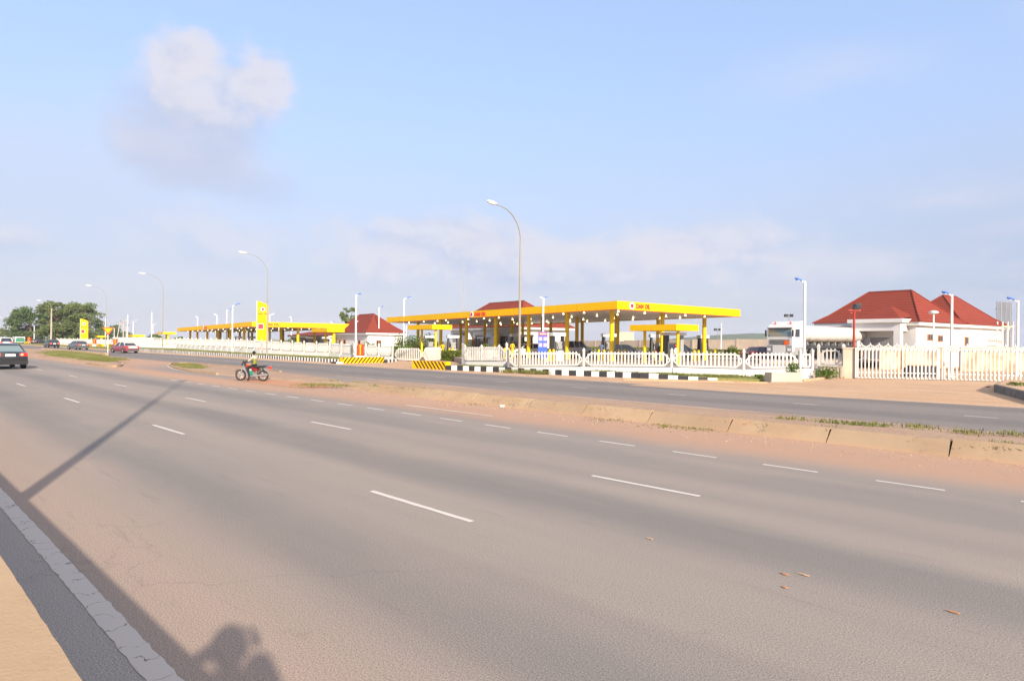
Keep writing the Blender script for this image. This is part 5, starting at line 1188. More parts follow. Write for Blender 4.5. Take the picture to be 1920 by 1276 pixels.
for x in (-1.25, -3.6, -4.9, -10.6, -11.9, -13.2):
    for s in (-1, 1):
        w = MB().lathe((x, s * 1.02, .52), [(.46, -.17), (.52, -.12), (.52, .12), (.46, .17)], 18, 'y').build('wheel', MATS['tyre'], tk, True); MB().lathe((x, s * 1.195, .52), [(.30, -.01), (.24, .01)], 14, 'y').build('rim', M('rust_rim', (.35, .18, .10), .6), w)
MB().lathe((-1.25, 1.235, .56), [(.64, -.012), (.64, .012)], 20, 'y').build('wheel_arch', MATS['trim_dark'], tk)

# ================================================================== MOTORCYCLE AND PEOPLE
def skin_body(joints, edges, root=0, sub=2):
    """one continuous figure grown from a skeleton: joints = [(x,y,z,radius)]"""
    me = bpy.data.meshes.new('skeleton'); me.from_pydata([j[:3] for j in joints], edges, []); o = bpy.data.objects.new('skeleton', me); C.objects.link(o)
    md = o.modifiers.new('skin', 'SKIN'); md.use_smooth_shade = True
    lay = me.skin_vertices[0].data
    for i, j in enumerate(joints):
        r = j[3]; lay[i].radius = (r, r) if not isinstance(r, tuple) else r
        lay[i].use_root = (i == root)
    sm = o.modifiers.new('sub', 'SUBSURF'); sm.levels = sub; sm.render_levels = sub
    bpy.context.view_layer.update()
    m2 = bpy.data.meshes.new_from_object(o.evaluated_get(bpy.context.evaluated_depsgraph_get())); bpy.data.objects.remove(o)
    return m2
def mesh_obj(name, me, mats, parent, mfn=None):
    me.materials.clear()
    for m in mats: me.materials.append(m)
    if mfn:
        for p in me.polygons: p.material_index = mfn(p.center)
    me.polygons.foreach_set('use_smooth', [True] * len(me.polygons))
    o = bpy.data.objects.new(name, me); C.objects.link(o); o.parent = parent; return o
M('skin_dark', (.075, .038, .022), .5); M('hair_black', (.012, .011, .010), .8); M('shirt_olive', (.20, .22, .035), .85); M('cloth_cream', (.50, .46, .38), .85); M('trousers_dark', (.02, .021, .024), .85); M('shoe', (.03, .022, .02), .6)
M('overall_yellow', (.80, .46, .01), .8); M('cap_red', (.6, .04, .05), .7); M('shirt_white', (.75, .74, .72), .8); M('shirt_blue', (.12, .16, .28), .85)
def head(t, c, r, yaw, hair='hair_black', cap=None):
    """skull, face features and hair around centre c; yaw = facing direction (local)"""
    fx, fy = math.cos(yaw), math.sin(yaw); mb = MB(); rings = []
    for i in range(9):
        z = -1.15 + 2.3 * i / 8; w = math.sqrt(max(0.03, 1 - (z / 1.18) ** 2)); jaw = .80 if z < -.4 else 1.0; fwd = .10 if z < 0 else 0
        rings.append([(c[0] + r * (w * jaw * math.cos(q) * .98 + fwd) * fx - r * w * jaw * .80 * math.sin(q) * fy, c[1] + r * (w * jaw * math.cos(q) * .98 + fwd) * fy + r * w * jaw * .80 * math.sin(q) * fx, c[2] + z * r) for q in [2 * math.pi * k / 14 for k in range(14)]])
    hd = mb.loft(rings).build('head', MATS['skin_dark'], t, True)
    P = lambda f, s, z: (c[0] + r * (f * fx - s * fy), c[1] + r * (f * fy + s * fx), c[2] + r * z)
    f = MB(); f.tube([P(1.0, 0, .12), P(1.22, 0, -.22), P(1.02, 0, -.28)], [r * .08, r * .14, r * .08], 6); f.build('nose', MATS['skin_dark'], hd)
    for s in (-1, 1):
        MB().ball(P(.93, s * .32, .12), r * .10, 8, 5).build('eye', MATS['logo_white'], hd); MB().ball(P(-.05, s * .84, .0), r * .20, 8, 5).build('ear', MATS['skin_dark'], hd)
    MB().tube([P(.98, -.25, -.55), P(1.06, 0, -.55), P(.98, .25, -.55)], r * .06, 5).build('mouth', M('lips', (.10, .03, .025), .5), hd)
    hb = MB(); rings = []
    for i in range(6):
        z = -.15 + 1.38 * i / 5; w = math.sqrt(max(.02, 1 - (z / 1.25) ** 2)) * 1.07
        rings.append([P(w * math.cos(q) * (1.0 if math.cos(q) < .3 else (.72 if z < .45 else .98)) - .03, w * .84 * math.sin(q), z + (.28 if math.cos(q) > .5 and z < .3 else 0)) for q in [2 * math.pi * k / 14 for k in range(14)]])
    hb.loft(rings).build('hair' if not cap else 'cap', MATS[cap or hair], hd, True)
    return hd
def hand(t, c, d, up, L, mat='skin_dark'):
    """palm with four curled fingers and a thumb; d = direction of the fingers, up = back of the hand"""
    d = Vector(d).normalized(); up = Vector(up).normalized(); s = d.cross(up).normalized(); c = Vector(c); w = L * .42; mb = MB()
    mb.hexa([c + s * -w * .5 - up * L * .07, c + s * w * .5 - up * L * .07, c + s * w * .5 + d * L * .5 - up * L * .07, c - s * w * .5 + d * L * .5 - up * L * .07,
             c + s * -w * .45 + up * L * .08, c + s * w * .45 + up * L * .08, c + s * w * .45 + d * L * .5 + up * L * .07, c - s * w * .45 + d * L * .5 + up * L * .07])
    for i, ln in enumerate((.40, .48, .45, .34)):
        b = c + d * L * .48 + s * w * (-.38 + .25 * i); k1 = b + d * L * ln * .45 - up * L * .04; k2 = k1 + (d * .35 - up * .9).normalized() * L * ln * .38; k3 = k2 + (-d * .6 - up * .6).normalized() * L * ln * .28
        mb.tube([b, k1, k2, k3], [L * .055, L * .052, L * .046, L * .034], 6)
    b = c - s * w * .5 + d * L * .12; mb.tube([b, b - s * L * .14 + d * L * .16 - up * L * .06, b - s * L * .10 + d * L * .33 - up * L * .16], [L * .07, L * .06, L * .04], 6)
    return mb.build('hand', MATS[mat], t, True)
# --- motorcycle: local x forward, y left, z up
mq = G(474, 713.6); MHEAD = math.atan2(.28, -.96)
mc = thing('motorcycle', 'small red motorcycle with a long black seat standing on the red soil', 'motorcycle', (mq.x, mq.y, 0.0), MHEAD, None, 1.0); mc.scale = (1.10, .95, .95)
def wheel(x, r):
    t = MB(); n, m = 28, 8; vs = []; fs = []
    for i in range(n):
        a = 2 * math.pi * i / n
        for j in range(m):
            b = 2 * math.pi * j / m; rr = r - .045 + .045 * math.cos(b); vs.append((x + rr * math.cos(a), .042 * math.sin(b), r + rr * math.sin(a)))
    for i in range(n):
        for j in range(m): fs.append((i * m + j, ((i + 1) % n) * m + j, ((i + 1) % n) * m + (j + 1) % m, i * m + (j + 1) % m))
    t.add(vs, fs); w = t.build('wheel', MATS['tyre'], mc, True)
    rm = MB(); rm.lathe((x, 0, r), [(r - .085, -.022), (r - .07, -.022), (r - .07, .022), (r - .085, .022), (r - .085, -.022)], 24, 'y'); rm.f = rm.f[:-2]; rm.mi = rm.mi[:-2]; rm.build('rim', MATS['rim'], w)
    sp = MB()
    for i in range(12): a = 2 * math.pi * i / 12; sp.tube([(x, .0, r), (x + (r - .08) * math.cos(a), 0, r + (r - .08) * math.sin(a))], .006, 4)
    sp.lathe((x, 0, r), [(.06, -.06), (.06, .06)], 12, 'y'); sp.build('spokes', MATS['steel'], w)
wheel(.66, .305); wheel(-.60, .30)
for s in (-1, 1): MB().tube([(.66, s * .085, .305), (.50, s * .085, .72), (.42, s * .08, .95)], [.026, .028, .024], 8).build('fork', MATS['steel'], mc)
fd = MB()
for r0, rr in ((.33, .355),):
    vs = []; fs = []
    for i in range(11):
        a = R(25 + 125 * i / 10)
        for y in (-.06, .06): vs += [(.66 + rr * math.cos(a), y, .305 + rr * math.sin(a))]
    fs = [(2 * i, 2 * i + 1, 2 * i + 3, 2 * i + 2) for i in range(10)]; fd.add(vs, fs)
fd.build('front_mudguard', MATS['steel'], mc)
fd = MB(); vs = []
for i in range(11):
    a = R(20 + 110 * i / 10)
    for y in (-.07, .07): vs += [(-.60 + .37 * math.cos(a), y, .30 + .37 * math.sin(a))]
fd.add(vs, [(2 * i, 2 * i + 1, 2 * i + 3, 2 * i + 2) for i in range(10)]); fd.build('rear_mudguard', MATS['steel'], mc)
tkm = MB().loft([[(x, w * math.cos(q), z + h * math.sin(q)) for q in [2 * math.pi * k / 12 for k in range(12)]] for x, w, z, h in ((.36, .05, .80, .05), (.32, .11, .80, .10), (.15, .14, .79, .13), (-.02, .11, .77, .11), (-.12, .06, .75, .07))]).build('fuel_tank', paint('bike_red', (.32, .02, .015)), mc, True)
MB().loft([[(x, w * math.cos(q), z + .035 * math.sin(q)) for q in [2 * math.pi * k / 10 for k in range(10)]] for x, w, z in ((.30, .08, .88), (.15, .11, .885), (.0, .08, .865))]).build('tank_stripe', paint('bike_orange', (.85, .25, .03)), tkm, True)
MB().loft([[(x, w * math.cos(q), z + h * math.sin(q)) for q in [2 * math.pi * k / 12 for k in range(12)]] for x, w, z, h in ((-.08, .08, .76, .03), (-.15, .13, .77, .055), (-.40, .135, .79, .065), (-.78, .125, .82, .065), (-.90, .09, .83, .03))]).build('seat', MATS['trim_dark'], mc, True)
en = MB(); en.box((.08, 0, .40), (.40, .22, .24)); en.tube([(.10, 0, .48), (.20, 0, .66)], [.10, .09], 10)
for i in range(4): z = .50 + .035 * i; en.tube([(.10 + .02 * i, 0, z), (.106 + .02 * i, 0, z + .012)], .125, 10)
en.build('engine', MATS['steel'], mc)
fr_ = MB(); fr_.tube([(.42, 0, .90), (.30, 0, .45), (.10, 0, .25), (-.25, 0, .28), (-.35, 0, .70), (.38, 0, .84)], .024, 6)
for s in (-1, 1): fr_.tube([(-.2, s * .09, .30), (-.60, s * .09, .30)], .022, 6)
fr_.build('frame', MATS['trim_dark'], mc)
for s in (-1, 1):
    MB().tube([(-.60, s * .13, .34), (-.48, s * .13, .72)], [.035, .03], 8).build('shock_absorber', MATS['trim_dark'], mc)
    MB().loft([[(x, s * y, z - h), (x, s * y, z + h), (x, s * (y - .04), z + h), (x, s * (y - .04), z - h)] for x, y, z, h in ((-.08, .13, .62, .03), (-.2, .15, .62, .10), (-.36, .14, .64, .06))]).build('side_panel', paint('bike_dark_red', (.25, .012, .015)), mc)
MB().tube([(.20, .14, .36), (.05, .17, .26), (-.35, .18, .30), (-.95, .20, .38)], [.028, .035, .05, .055], 10).build('exhaust', MATS['steel'], mc, True)
MB().bb((-.10, .13, .34), (.02, .19, .56)).build('crank_cover', M('bike_green', (.02, .24, .15), .6), mc)
hbm = MB(); hbm.tube([(.22, -.36, 1.02), (.36, -.24, 1.04), (.41, -.08, .98), (.41, .08, .98), (.36, .24, 1.04), (.22, .36, 1.02)], .016, 6); hbm.build('handlebar', MATS['trim_dark'], mc)
hl_ = MB().lathe((.54, 0, .90), [(.05, -.12), (.095, -.04), (.10, .02)], 12, 'x').build('headlight', MATS['trim_dark'], mc); MB().lathe((.562, 0, .90), [(.085, -.004), (.085, .004)], 12, 'x').build('lens', MATS['head_clear'], hl_)
MB().bb((.38, -.09, .98), (.50, .09, 1.08)).build('instrument', MATS['trim_dark'], mc)
MB().box((-.98, 0, .74), (.10, .16, .10)).build('tail_light', MATS['tail_red'], mc); MB().tube([(-.78, -.1, .78), (-1.0, -.1, .86), (-1.0, .1, .86), (-.78, .1, .78)], .014, 6).build('grab_rail', MATS['steel'], mc)
for s in (-1, 1): MB().tube([(.30, s * .30, 1.03), (.26, s * .36, 1.17)], .008, 4).build('mirror', MATS['trim_dark'], mc)
MB().tube([(.02, .10, .22), (.10, .26, .02)], .016, 6).build('side_stand', MATS['grey_dark'], mc)
# rider: sits on the front of the seat, hands on the bars, one foot to the ground on this side
rd = thing('person', 'rider in an olive and cream shirt sitting on the red motorcycle, head turned away', 'person', (mq.x, mq.y, 0), MHEAD, None, .96)
J = [(-.18, 0, .90, (.14, .11)), (-.17, 0, 1.05, (.125, .10)), (-.15, 0, 1.20, (.15, .10)), (-.14, 0, 1.31, (.11, .08)), (-.12, 0, 1.40, .048),
     (-.13, .17, 1.29, .060), (.05, .25, 1.10, .045), (.20, .30, 1.06, .032), (-.13, -.17, 1.29, .060), (.05, -.25, 1.10, .045), (.20, -.30, 1.06, .032),
     (-.12, .09, .86, .085), (.16, .20, .72, .072), (.02, .24, .30, .050), (.03, .25, .10, .042), (.14, .26, .05, .038),
     (-.12, -.09, .86, .085), (.16, -.20, .72, .072), (.02, -.24, .36, .050), (.03, -.24, .28, .042), (.13, -.25, .24, .038)]
E = [(0, 1), (1, 2), (2, 3), (3, 4), (3, 5), (5, 6), (6, 7), (3, 8), (8, 9), (9, 10), (0, 11), (11, 12), (12, 13), (13, 14), (14, 15), (0, 16), (16, 17), (17, 18), (18, 19), (19, 20)]
def rider_mat(c):
    if c.z > 1.37 or (c.x > .06 and c.z > .98): return 0
    if c.z > .92:
        if c.z > 1.20 and c.x < -.08: return 2
        if abs(c.y) > .17 and c.z < 1.20: return 2
        return 1
    if c.z < .13: return 4
    return 3
mesh_obj('body', skin_body(J, E), [MATS['skin_dark'], MATS['shirt_olive'], MATS['cloth_cream'], MATS['trousers_dark'], MATS['shoe']], rd, rider_mat)
head(rd, (-.09, 0, 1.52), .098, R(-40)); hand(rd, (.20, .30, 1.06), (.6, .1, -.3), (.3, 0, 1), .17); hand(rd, (.20, -.30, 1.06), (.6, -.1, -.3), (.3, 0, 1), .17)
def stander(label, p, z, yaw, shirt, trousers='trousers_dark', cap=None, h=1.72, group='people at the pumps'):
    t = thing('person', label, 'person', (p.x, p.y, z), yaw, group, h / 1.74)
    J = [(0, 0, .96, (.13, .10)), (0, 0, 1.14, (.12, .09)), (0, 0, 1.32, (.16, .10)), (0, 0, 1.44, (.11, .08)), (0.01, 0, 1.53, .05), (0, .19, 1.41, .055), (.02, .24, 1.14, .043), (.14, .23, .92, .034), (0, -.19, 1.41, .055), (.06, -.26, 1.15, .043), (.26, -.22, 1.08, .034),
         (0, .09, .90, .088), (.02, .11, .50, .062), (0, .12, .12, .045), (.10, .13, .05, .04), (0, -.09, .90, .088), (.03, -.11, .50, .062), (-.03, -.12, .12, .045), (.07, -.13, .05, .04)]
    E = [(0, 1), (1, 2), (2, 3), (3, 4), (3, 5), (5, 6), (6, 7), (3, 8), (8, 9), (9, 10), (0, 11), (11, 12), (12, 13), (13, 14), (0, 15), (15, 16), (16, 17), (17, 18)]
    mesh_obj('body', skin_body(J, E, sub=1), [MATS['skin_dark'], MATS[shirt], MATS[trousers], MATS['shoe']], t, lambda c: 0 if c.z > 1.5 or (abs(c.y) > .18 and c.z < 1.1 and c.z > .85) else 1 if c.z > .95 else 3 if c.z < .1 else 2)
    head(t, (.02, 0, 1.66), .10, 0, cap=cap); hand(t, (.14, .23, .92), (.5, 0, -1), (.3, 1, .2), .18); hand(t, (.26, -.22, 1.08), (1, 0, -.2), (0, 0, 1), .18)
    return t
stander('pump attendant in yellow overalls beside the curved street lamp', D(961, 63), FZ, R(-60), 'overall_yellow', 'overall_yellow')
stander('person in a dark shirt behind the two yellow bollards left of the corner columns', D(1128, 59.5), FZ, R(-100), 'shirt_blue')
stander('person in a white top and red cap by the small right canopy', D(1267, 49.5), FZ - .05, R(150), 'shirt_white', cap='cap_red', h=1.6)
stander('attendant in yellow standing at the small left canopy', D(830, 72), .3, R(-70), 'overall_yellow', 'overall_yellow')
# the photographer, seen only as a shadow: stands behind the parapet, both arms raised to the camera
ph = thing('person', 'photographer behind the parapet whose shadow falls on the near road', 'person', (.06, -.30, .58), R(90), None, 1.0)
J = [(0, 0, .92, (.15, .12)), (0, 0, 1.12, (.14, .11)), (0, 0, 1.28, (.23, .13)), (0, 0, 1.39, (.12, .09)), (.02, 0, 1.48, .06), (0, .20, 1.38, .075), (.06, .44, 1.36, .065), (.22, .14, 1.56, .05), (0, -.20, 1.37, .12), (.08, -.24, 1.30, .13), (.22, -.10, 1.50, .09),
     (0, .10, .86, .095), (0, .12, .48, .07), (0, .12, .10, .05), (.12, .13, .05, .045), (0, -.10, .86, .095), (0, -.12, .48, .07), (0, -.12, .10, .05), (.12, -.13, .05, .045)]
mesh_obj('body', skin_body(J, [(0, 1), (1, 2), (2, 3), (3, 4), (3, 5), (5, 6), (6, 7), (3, 8), (8, 9), (9, 10), (0, 11), (11, 12), (12, 13), (13, 14), (0, 15), (15, 16), (16, 17), (17, 18)]), [MATS['skin_dark'], MATS['shirt_blue'], MATS['trousers_dark']], ph, lambda c: 0 if c.z > 1.44 or c.x > .14 else 1 if c.z > .95 else 2)
head(ph, (.04, 0, 1.60), .148, 0); hand(ph, (.20, .14, 1.55), (.2, -.3, .9), (.2, .8, .3), .20); hand(ph, (.20, -.14, 1.55), (.2, .3, .9), (.2, -.8, .3), .20)

# ================================================================== PARAPET
wk = MB(); wk.prism([(-60, -4.0), (60, -4.0), (60, .02), (-60, .02)], -.05, .58); struct('walkway', wk, MATS['plain_concrete'], (0, 0, 0), ROAD_ROT)
pp_ = MB(); n = 300
rows = []
for i in range(n + 1):
    x = -12 + 24 * i / n; e = .395 + random.uniform(-.0012, .0012); z = 1.36
    rows.append([(x, .025, .585), (x, .025, z - .02), (x, .05, z), (x, e - .004, z + random.uniform(-.001, .001)), (x, e, z - .006), (x, e, .0)])
pp_.loft(rows); o = pp_.build('parapet', MATS['parapet_concrete'], None, True, (0, 0, 0), ROAD_ROT); tag(o, 'sunlit sandy concrete parapet along the near edge of the road', 'parapet')
for i, (a, b) in enumerate(((-112, -12.02), (12.02, 60))):
    o = MB().bb((a, .025, .0), (b, .395, 1.36)).build('parapet', MATS['parapet_concrete'], None, False, (0, 0, 0), ROAD_ROT); tag(o, ('far' if i == 0 else 'near') + ' continuation of the concrete parapet beyond the frame', 'parapet')

# ================================================================== VEGETATION
def leafmat(name, c1, c2, sc=.35):
    m = bpy.data.materials.new(name); m.use_nodes = True; t = m.node_tree; t.nodes.clear(); k = NT(t)
    d = k.n('ShaderNodeBsdfDiffuse'); tr = k.n('ShaderNodeBsdfTranslucent'); mx = k.n('ShaderNodeMixShader'); mx.inputs[0].default_value = .25; o = k.n('ShaderNodeOutputMaterial')
    tc = k.n('ShaderNodeTexCoord').outputs['Object']; gi = k.n('ShaderNodeNewGeometry').outputs['Random Per Island']
    c = k.mix(k.ramp(k.noise(tc, sc, 4.0), .35, .65), c1, c2); c = k.mix(k.math('MULTIPLY', gi, .5), c, tuple(v * .55 for v in c1))
    k.link(c, d.inputs[0]); k.link(c, tr.inputs[0]); k.link(d.outputs[0], mx.inputs[1]); k.link(tr.outputs[0], mx.inputs[2]); k.link(mx.outputs[0], o.inputs[0]); MATS[name] = m
leafmat('leaf_dark', (.10, .165, .065), (.15, .20, .075)); leafmat('leaf_mid', (.15, .205, .07), (.21, .25, .09)); leafmat('leaf_olive', (.18, .22, .085), (.14, .19, .07)); leafmat('leaf_hedge', (.20, .24, .03), (.13, .19, .03), 1.5)
leafmat('leaf_bush', (.10, .17, .03), (.17, .23, .05), 2.0); leafmat('grass_green', (.16, .19, .05), (.28, .25, .09), .6); leafmat('grass_dry', (.30, .27, .08), (.20, .22, .05), .8)
M('bark', (.16, .12, .08), .9, var=.3, vscale=2)
def leaves(mb, c, r, n, size, flat=.6, rnd=random):
    for _ in range(n):
        while True:
            p = Vector((rnd.uniform(-1, 1), rnd.uniform(-1, 1), rnd.uniform(-1, 1)))
            if .25 < p.length <= 1: break
        p = Vector((c[0] + p.x * r[0], c[1] + p.y * r[1], c[2] + p.z * r[2]))
        a = Vector((rnd.gauss(0, 1), rnd.gauss(0, 1), rnd.gauss(0, .6))).normalized(); b = a.cross(Vector((rnd.gauss(0, 1), rnd.gauss(0, 1), rnd.gauss(0, 1)))).normalized()
        s = size * rnd.uniform(.6, 1.3); o = len(mb.v)
        mb.v += [tuple(p - a * s * .5), tuple(p + b * s * .30), tuple(p + a * s * .5), tuple(p - b * s * .30)]; mb.f.append((o, o + 1, o + 2, o + 3)); mb.mi.append(0)
def tree(label, p, h, cr, mat, clumps, per, leaf, trunk=.3, low=.25, group='trees', seed=1, wide=1.0):
    rnd = random.Random(seed); t = thing('tree', label, 'tree', (p.x, p.y, 0), 0, group); tb = MB()
    tb.tube([(0, 0, -.1), (.1, 0, h * .25), (-.1, .1, h * .5), (.1, 0, h * .8)], [trunk, trunk * .8, trunk * .55, trunk * .2], 8)
    cl = MB(); leaves_at = []
    for i in range(clumps):
        z = h * (low + (1 - low) * (rnd.random() ** .8)); f = (z / h - low) / (1 - low); rad = cr * (math.sin(math.pi * min(1, .20 + .62 * f)) ** .6) * (.35 + .65 * rnd.random() ** .5); a = rnd.uniform(0, 2 * math.pi)
        c = (rad * math.cos(a) * wide, rad * math.sin(a), min(z, h * .97)); rr = cr * rnd.uniform(.16, .34)
        leaves(cl, c, (rr * 1.15, rr * 1.15, rr * .68), per, leaf, rnd=rnd)
        if i % 3 == 0: tb.tube([(0, 0, h * min(.75, max(.15, z / h - .25))), (c[0] * .5, c[1] * .5, z * .9 - .2), c], [trunk * .35, trunk * .22, trunk * .06], 5)
    tb.build('trunk', MATS['bark'], t); cl.build('crown', MATS[mat], t); return t
def TH(px, py, d): return Z(px, py, d)
tree('broad dark tree farthest left of the big trees', D(57, 205), TH(57, 577, 205), 5.9, 'leaf_dark', 80, 120, .62, .5, .12, 'big trees at left', 3)
tree('tall tree in the middle of the big trees, behind the utility pole', D(106, 195), TH(106, 567, 195), 4.8, 'leaf_olive', 70, 120, .60, .45, .12, 'big trees at left', 5)
tree('big tree behind the distant yellow sign', D(152, 200), TH(152, 571, 200), 5.4, 'leaf_mid', 80, 120, .62, .5, .08, 'big trees at left', 8)
tree('tree filling the gap between the two tallest of the big trees', D(128, 215), TH(128, 577, 215), 4.8, 'leaf_dark', 60, 110, .62, .4, .1, 'big trees at left', 9)
tree('small rounded tree at the left edge above the white off-road car', D(20, 235), TH(20, 617, 235), 3.6, 'leaf_mid', 26, 70, .55, .25, .05, 'small trees', 11)
tree('small low tree at the very left edge', D(4, 240), TH(4, 625, 240), 3.0, 'leaf_mid', 22, 70, .55, .25, .05, 'small trees', 12)
tree('low tree under the left big tree, behind the green bus', D(40, 225), TH(40, 622, 225), 3.4, 'leaf_dark', 24, 70, .55, .25, .02, 'small trees', 16)
tree('small dark tree just right of the triangle sign', D(206, 270), TH(206, 611, 270), 4.4, 'leaf_dark', 30, 70, .65, .3, .05, 'small trees', 13)
tree('small dark tree behind the leaning utility poles', D(229, 285), TH(229, 618, 285), 4.2, 'leaf_dark', 26, 70, .65, .3, .05, 'small trees', 14)
tree('low tree between the big trees and the triangle sign', D(187, 280), TH(187, 619, 280), 4.0, 'leaf_dark', 26, 70, .65, .3, .05, 'small trees', 15)
tree('small round tree beside the lone white lamp post', D(291, 185), TH(291, 627, 185), 1.9, 'leaf_bush', 22, 60, .45, .15, .05, 'small trees', 17)
tree('low bush showing above the fence left of the far canopy', D(337, 190), TH(337, 632, 190), 1.5, 'leaf_bush', 14, 50, .4, .12, .05, 'small trees', 18)
tree('slender tree rising behind the red roof of the left building', D(657, 140), TH(657, 577, 140), 2.2, 'leaf_mid', 24, 55, .42, .22, .35, 'small trees', 19)
def bush(label, p, z0, r, n, leaf, mat='leaf_bush', group='bushes', seed=1, name='bush', cat='bush', stems=6):
    rnd = random.Random(seed); t = thing(name, label, cat, (p.x, p.y, z0), 0, group); sb = MB(); lb = MB()
    for i in range(stems):
        a = rnd.uniform(0, 6.28); c = (r[0] * .6 * math.cos(a) * rnd.random(), r[1] * .6 * math.sin(a) * rnd.random(), r[2] * rnd.uniform(.7, 1.6)); sb.tube([(0, 0, -.05), (c[0] * .5, c[1] * .5, c[2] * .5), c], [.02, .016, .006], 4)
        leaves(lb, c, (r[0] * .5, r[1] * .5, r[2] * .45), n // (2 * stems), leaf, rnd=rnd)
    leaves(lb, (0, 0, r[2]), r, n // 2, leaf, rnd=rnd); sb.build('stem', MATS['bark'], t); lb.build('foliage', MATS[mat], t); return t
q = G(1487, 713); bush('round green bush growing behind the pale concrete block', D(1487, 38.2), .1, (.42, .4, .52), 420, .13, seed=2)
bush('sprawling green bush at the foot of the short wall by the pillar', D(1552, 40.6), 0, (.85, .6, .42), 620, .13, seed=3)
bush('low green plant in the corner between the low kerb and the plinth', D(1425, 38.7), .05, (.55, .35, .16), 240, .11, seed=4)
bush('weeds on top of the dark stone edge at the right', G(1908, 738), .36, (.5, .4, .10), 160, .10, seed=5)
bush('leafy plant with yellow flowers left of the small left canopy', D(752, 86), .2, (1.3, 1.0, 1.5), 700, .25, 'leaf_bush', 'planting at the pumps', 6)
bush('dense green shrub behind the open gate leaves', D(775, 84), .2, (1.7, 1.0, 1.35), 800, .25, 'leaf_bush', 'planting at the pumps', 7)
bush('green shrub between the poles of the small left canopy', D(800, 82), .2, (1.5, 1.0, 1.5), 700, .25, 'leaf_mid', 'planting at the pumps', 8)
bush('yellowish shrub before the brown shop door', D(914, 72), FZ, (1.0, .6, .75), 500, .2, 'leaf_hedge', 'planting at the pumps', 9)
bush('leafy plant above the tall close set fence', D(878, 68), FZ, (.45, .4, .85), 300, .18, 'leaf_bush', 'planting at the pumps', 10)
bush('small tree like shrub before the beige wall, left of the dark red sedan', D(1373, 80), FZ, (.8, .7, .8), 420, .2, 'leaf_bush', 'planting at the pumps', 11)
bush('shrub behind the left fence, near the small far canopy', D(548, 118), .1, (1.6, 1.0, 1.15), 420, .3, 'leaf_bush', 'planting at the pumps', 13)
bush('shrub behind the fence beside the red cabinet', D(690, 92), .1, (1.5, .8, .95), 420, .25, 'leaf_bush', 'planting at the pumps', 14)
bush('bush at the near end of the roadside verge, beside the red and white car', RP(128, 32.4), .1, (1.6, 1.0, .55), 420, .25, 'leaf_bush', 'bushes', 15)
bush('bush on the far verge between the grey sedan and the fence', D(133, 165), .1, (1.6, 1.0, .5), 320, .3, 'leaf_bush', 'bushes', 16)
fl = MB(); rf = random.Random(3)
def hedge(label, p, q, z0, w, h, n, leaf, mat='leaf_hedge', seed=1):
    rnd = random.Random(seed); t = thing('hedge', label, 'hedge', (p.x, p.y, z0), math.atan2((q - p).y, (q - p).x), 'clipped hedges'); L = (q - p).length; sb = MB(); lb = MB()
    for i in range(max(3, int(L / .8))): sb.tube([((i + .5) * .8, 0, -.05), ((i + .5) * .8 + .1, .05, h * .8)], [.03, .01], 4)
    for _ in range(n):
        x = rnd.uniform(0, L); f = rnd.choice('ftsa'); y = -w / 2 if f == 'f' else rnd.uniform(-w / 2, w / 2); z = h if f == 't' else rnd.uniform(0, h); c = (x, y + rnd.uniform(-.06, .06), z + rnd.uniform(-.08, .06))
        leaves(lb, c, (.05, .05, .05), 1, leaf, rnd=rnd)
    sb.build('stem', MATS['bark'], t); lb.build('foliage', MATS[mat], t)
hedge('clipped green hedge between the striped block and the tall close set fence', D(829, 70), D(872, 66.6), .05, 1.1, 1.05, 3200, .17, seed=2)
hedge('green hedge seen through the widely spaced pales of the open gate leaf', D(738, 76), D(833, 73.5), .05, 1.2, 1.35, 5200, .2, 'leaf_bush', 5)
hedge('low yellowish hedge along the beige wall behind the pumps', D(1085, 92), D(1260, 86), FZ, 1.0, 1.0, 3200, .22, seed=3)
hedge('low yellowish hedge below the green hill', D(1290, 84), D(1440, 78), FZ, 1.0, .9, 2800, .22, seed=4)

def grass(name, spots, mat, label=None):
    """spots: (world point, spread, count, height)"""
    rnd = random.Random(len(spots)); mb = MB()
    for p, sp, n, h in spots:
        for _ in range(n):
            x, y = p.x + rnd.gauss(0, sp) * -UX + rnd.gauss(0, sp * .3) * NX, p.y + rnd.gauss(0, sp) * -UY + rnd.gauss(0, sp * .3) * NY; a = rnd.uniform(0, 6.28); hh = h * rnd.uniform(.4, 1.25); w = .012 + hh * .05; ln = hh * rnd.uniform(.1, .7); b = rnd.uniform(0, 6.28); o = len(mb.v)
            mb.v += [(x - w * math.cos(a), y - w * math.sin(a), p.z), (x + w * math.cos(a), y + w * math.sin(a), p.z), (x + ln * math.cos(b), y + ln * math.sin(b), p.z + hh)]; mb.f.append((o, o + 1, o + 2)); mb.mi.append(0)
    o = mb.build(name, MATS[mat]); o['kind'] = 'stuff'; return o
rs = random.Random(21)
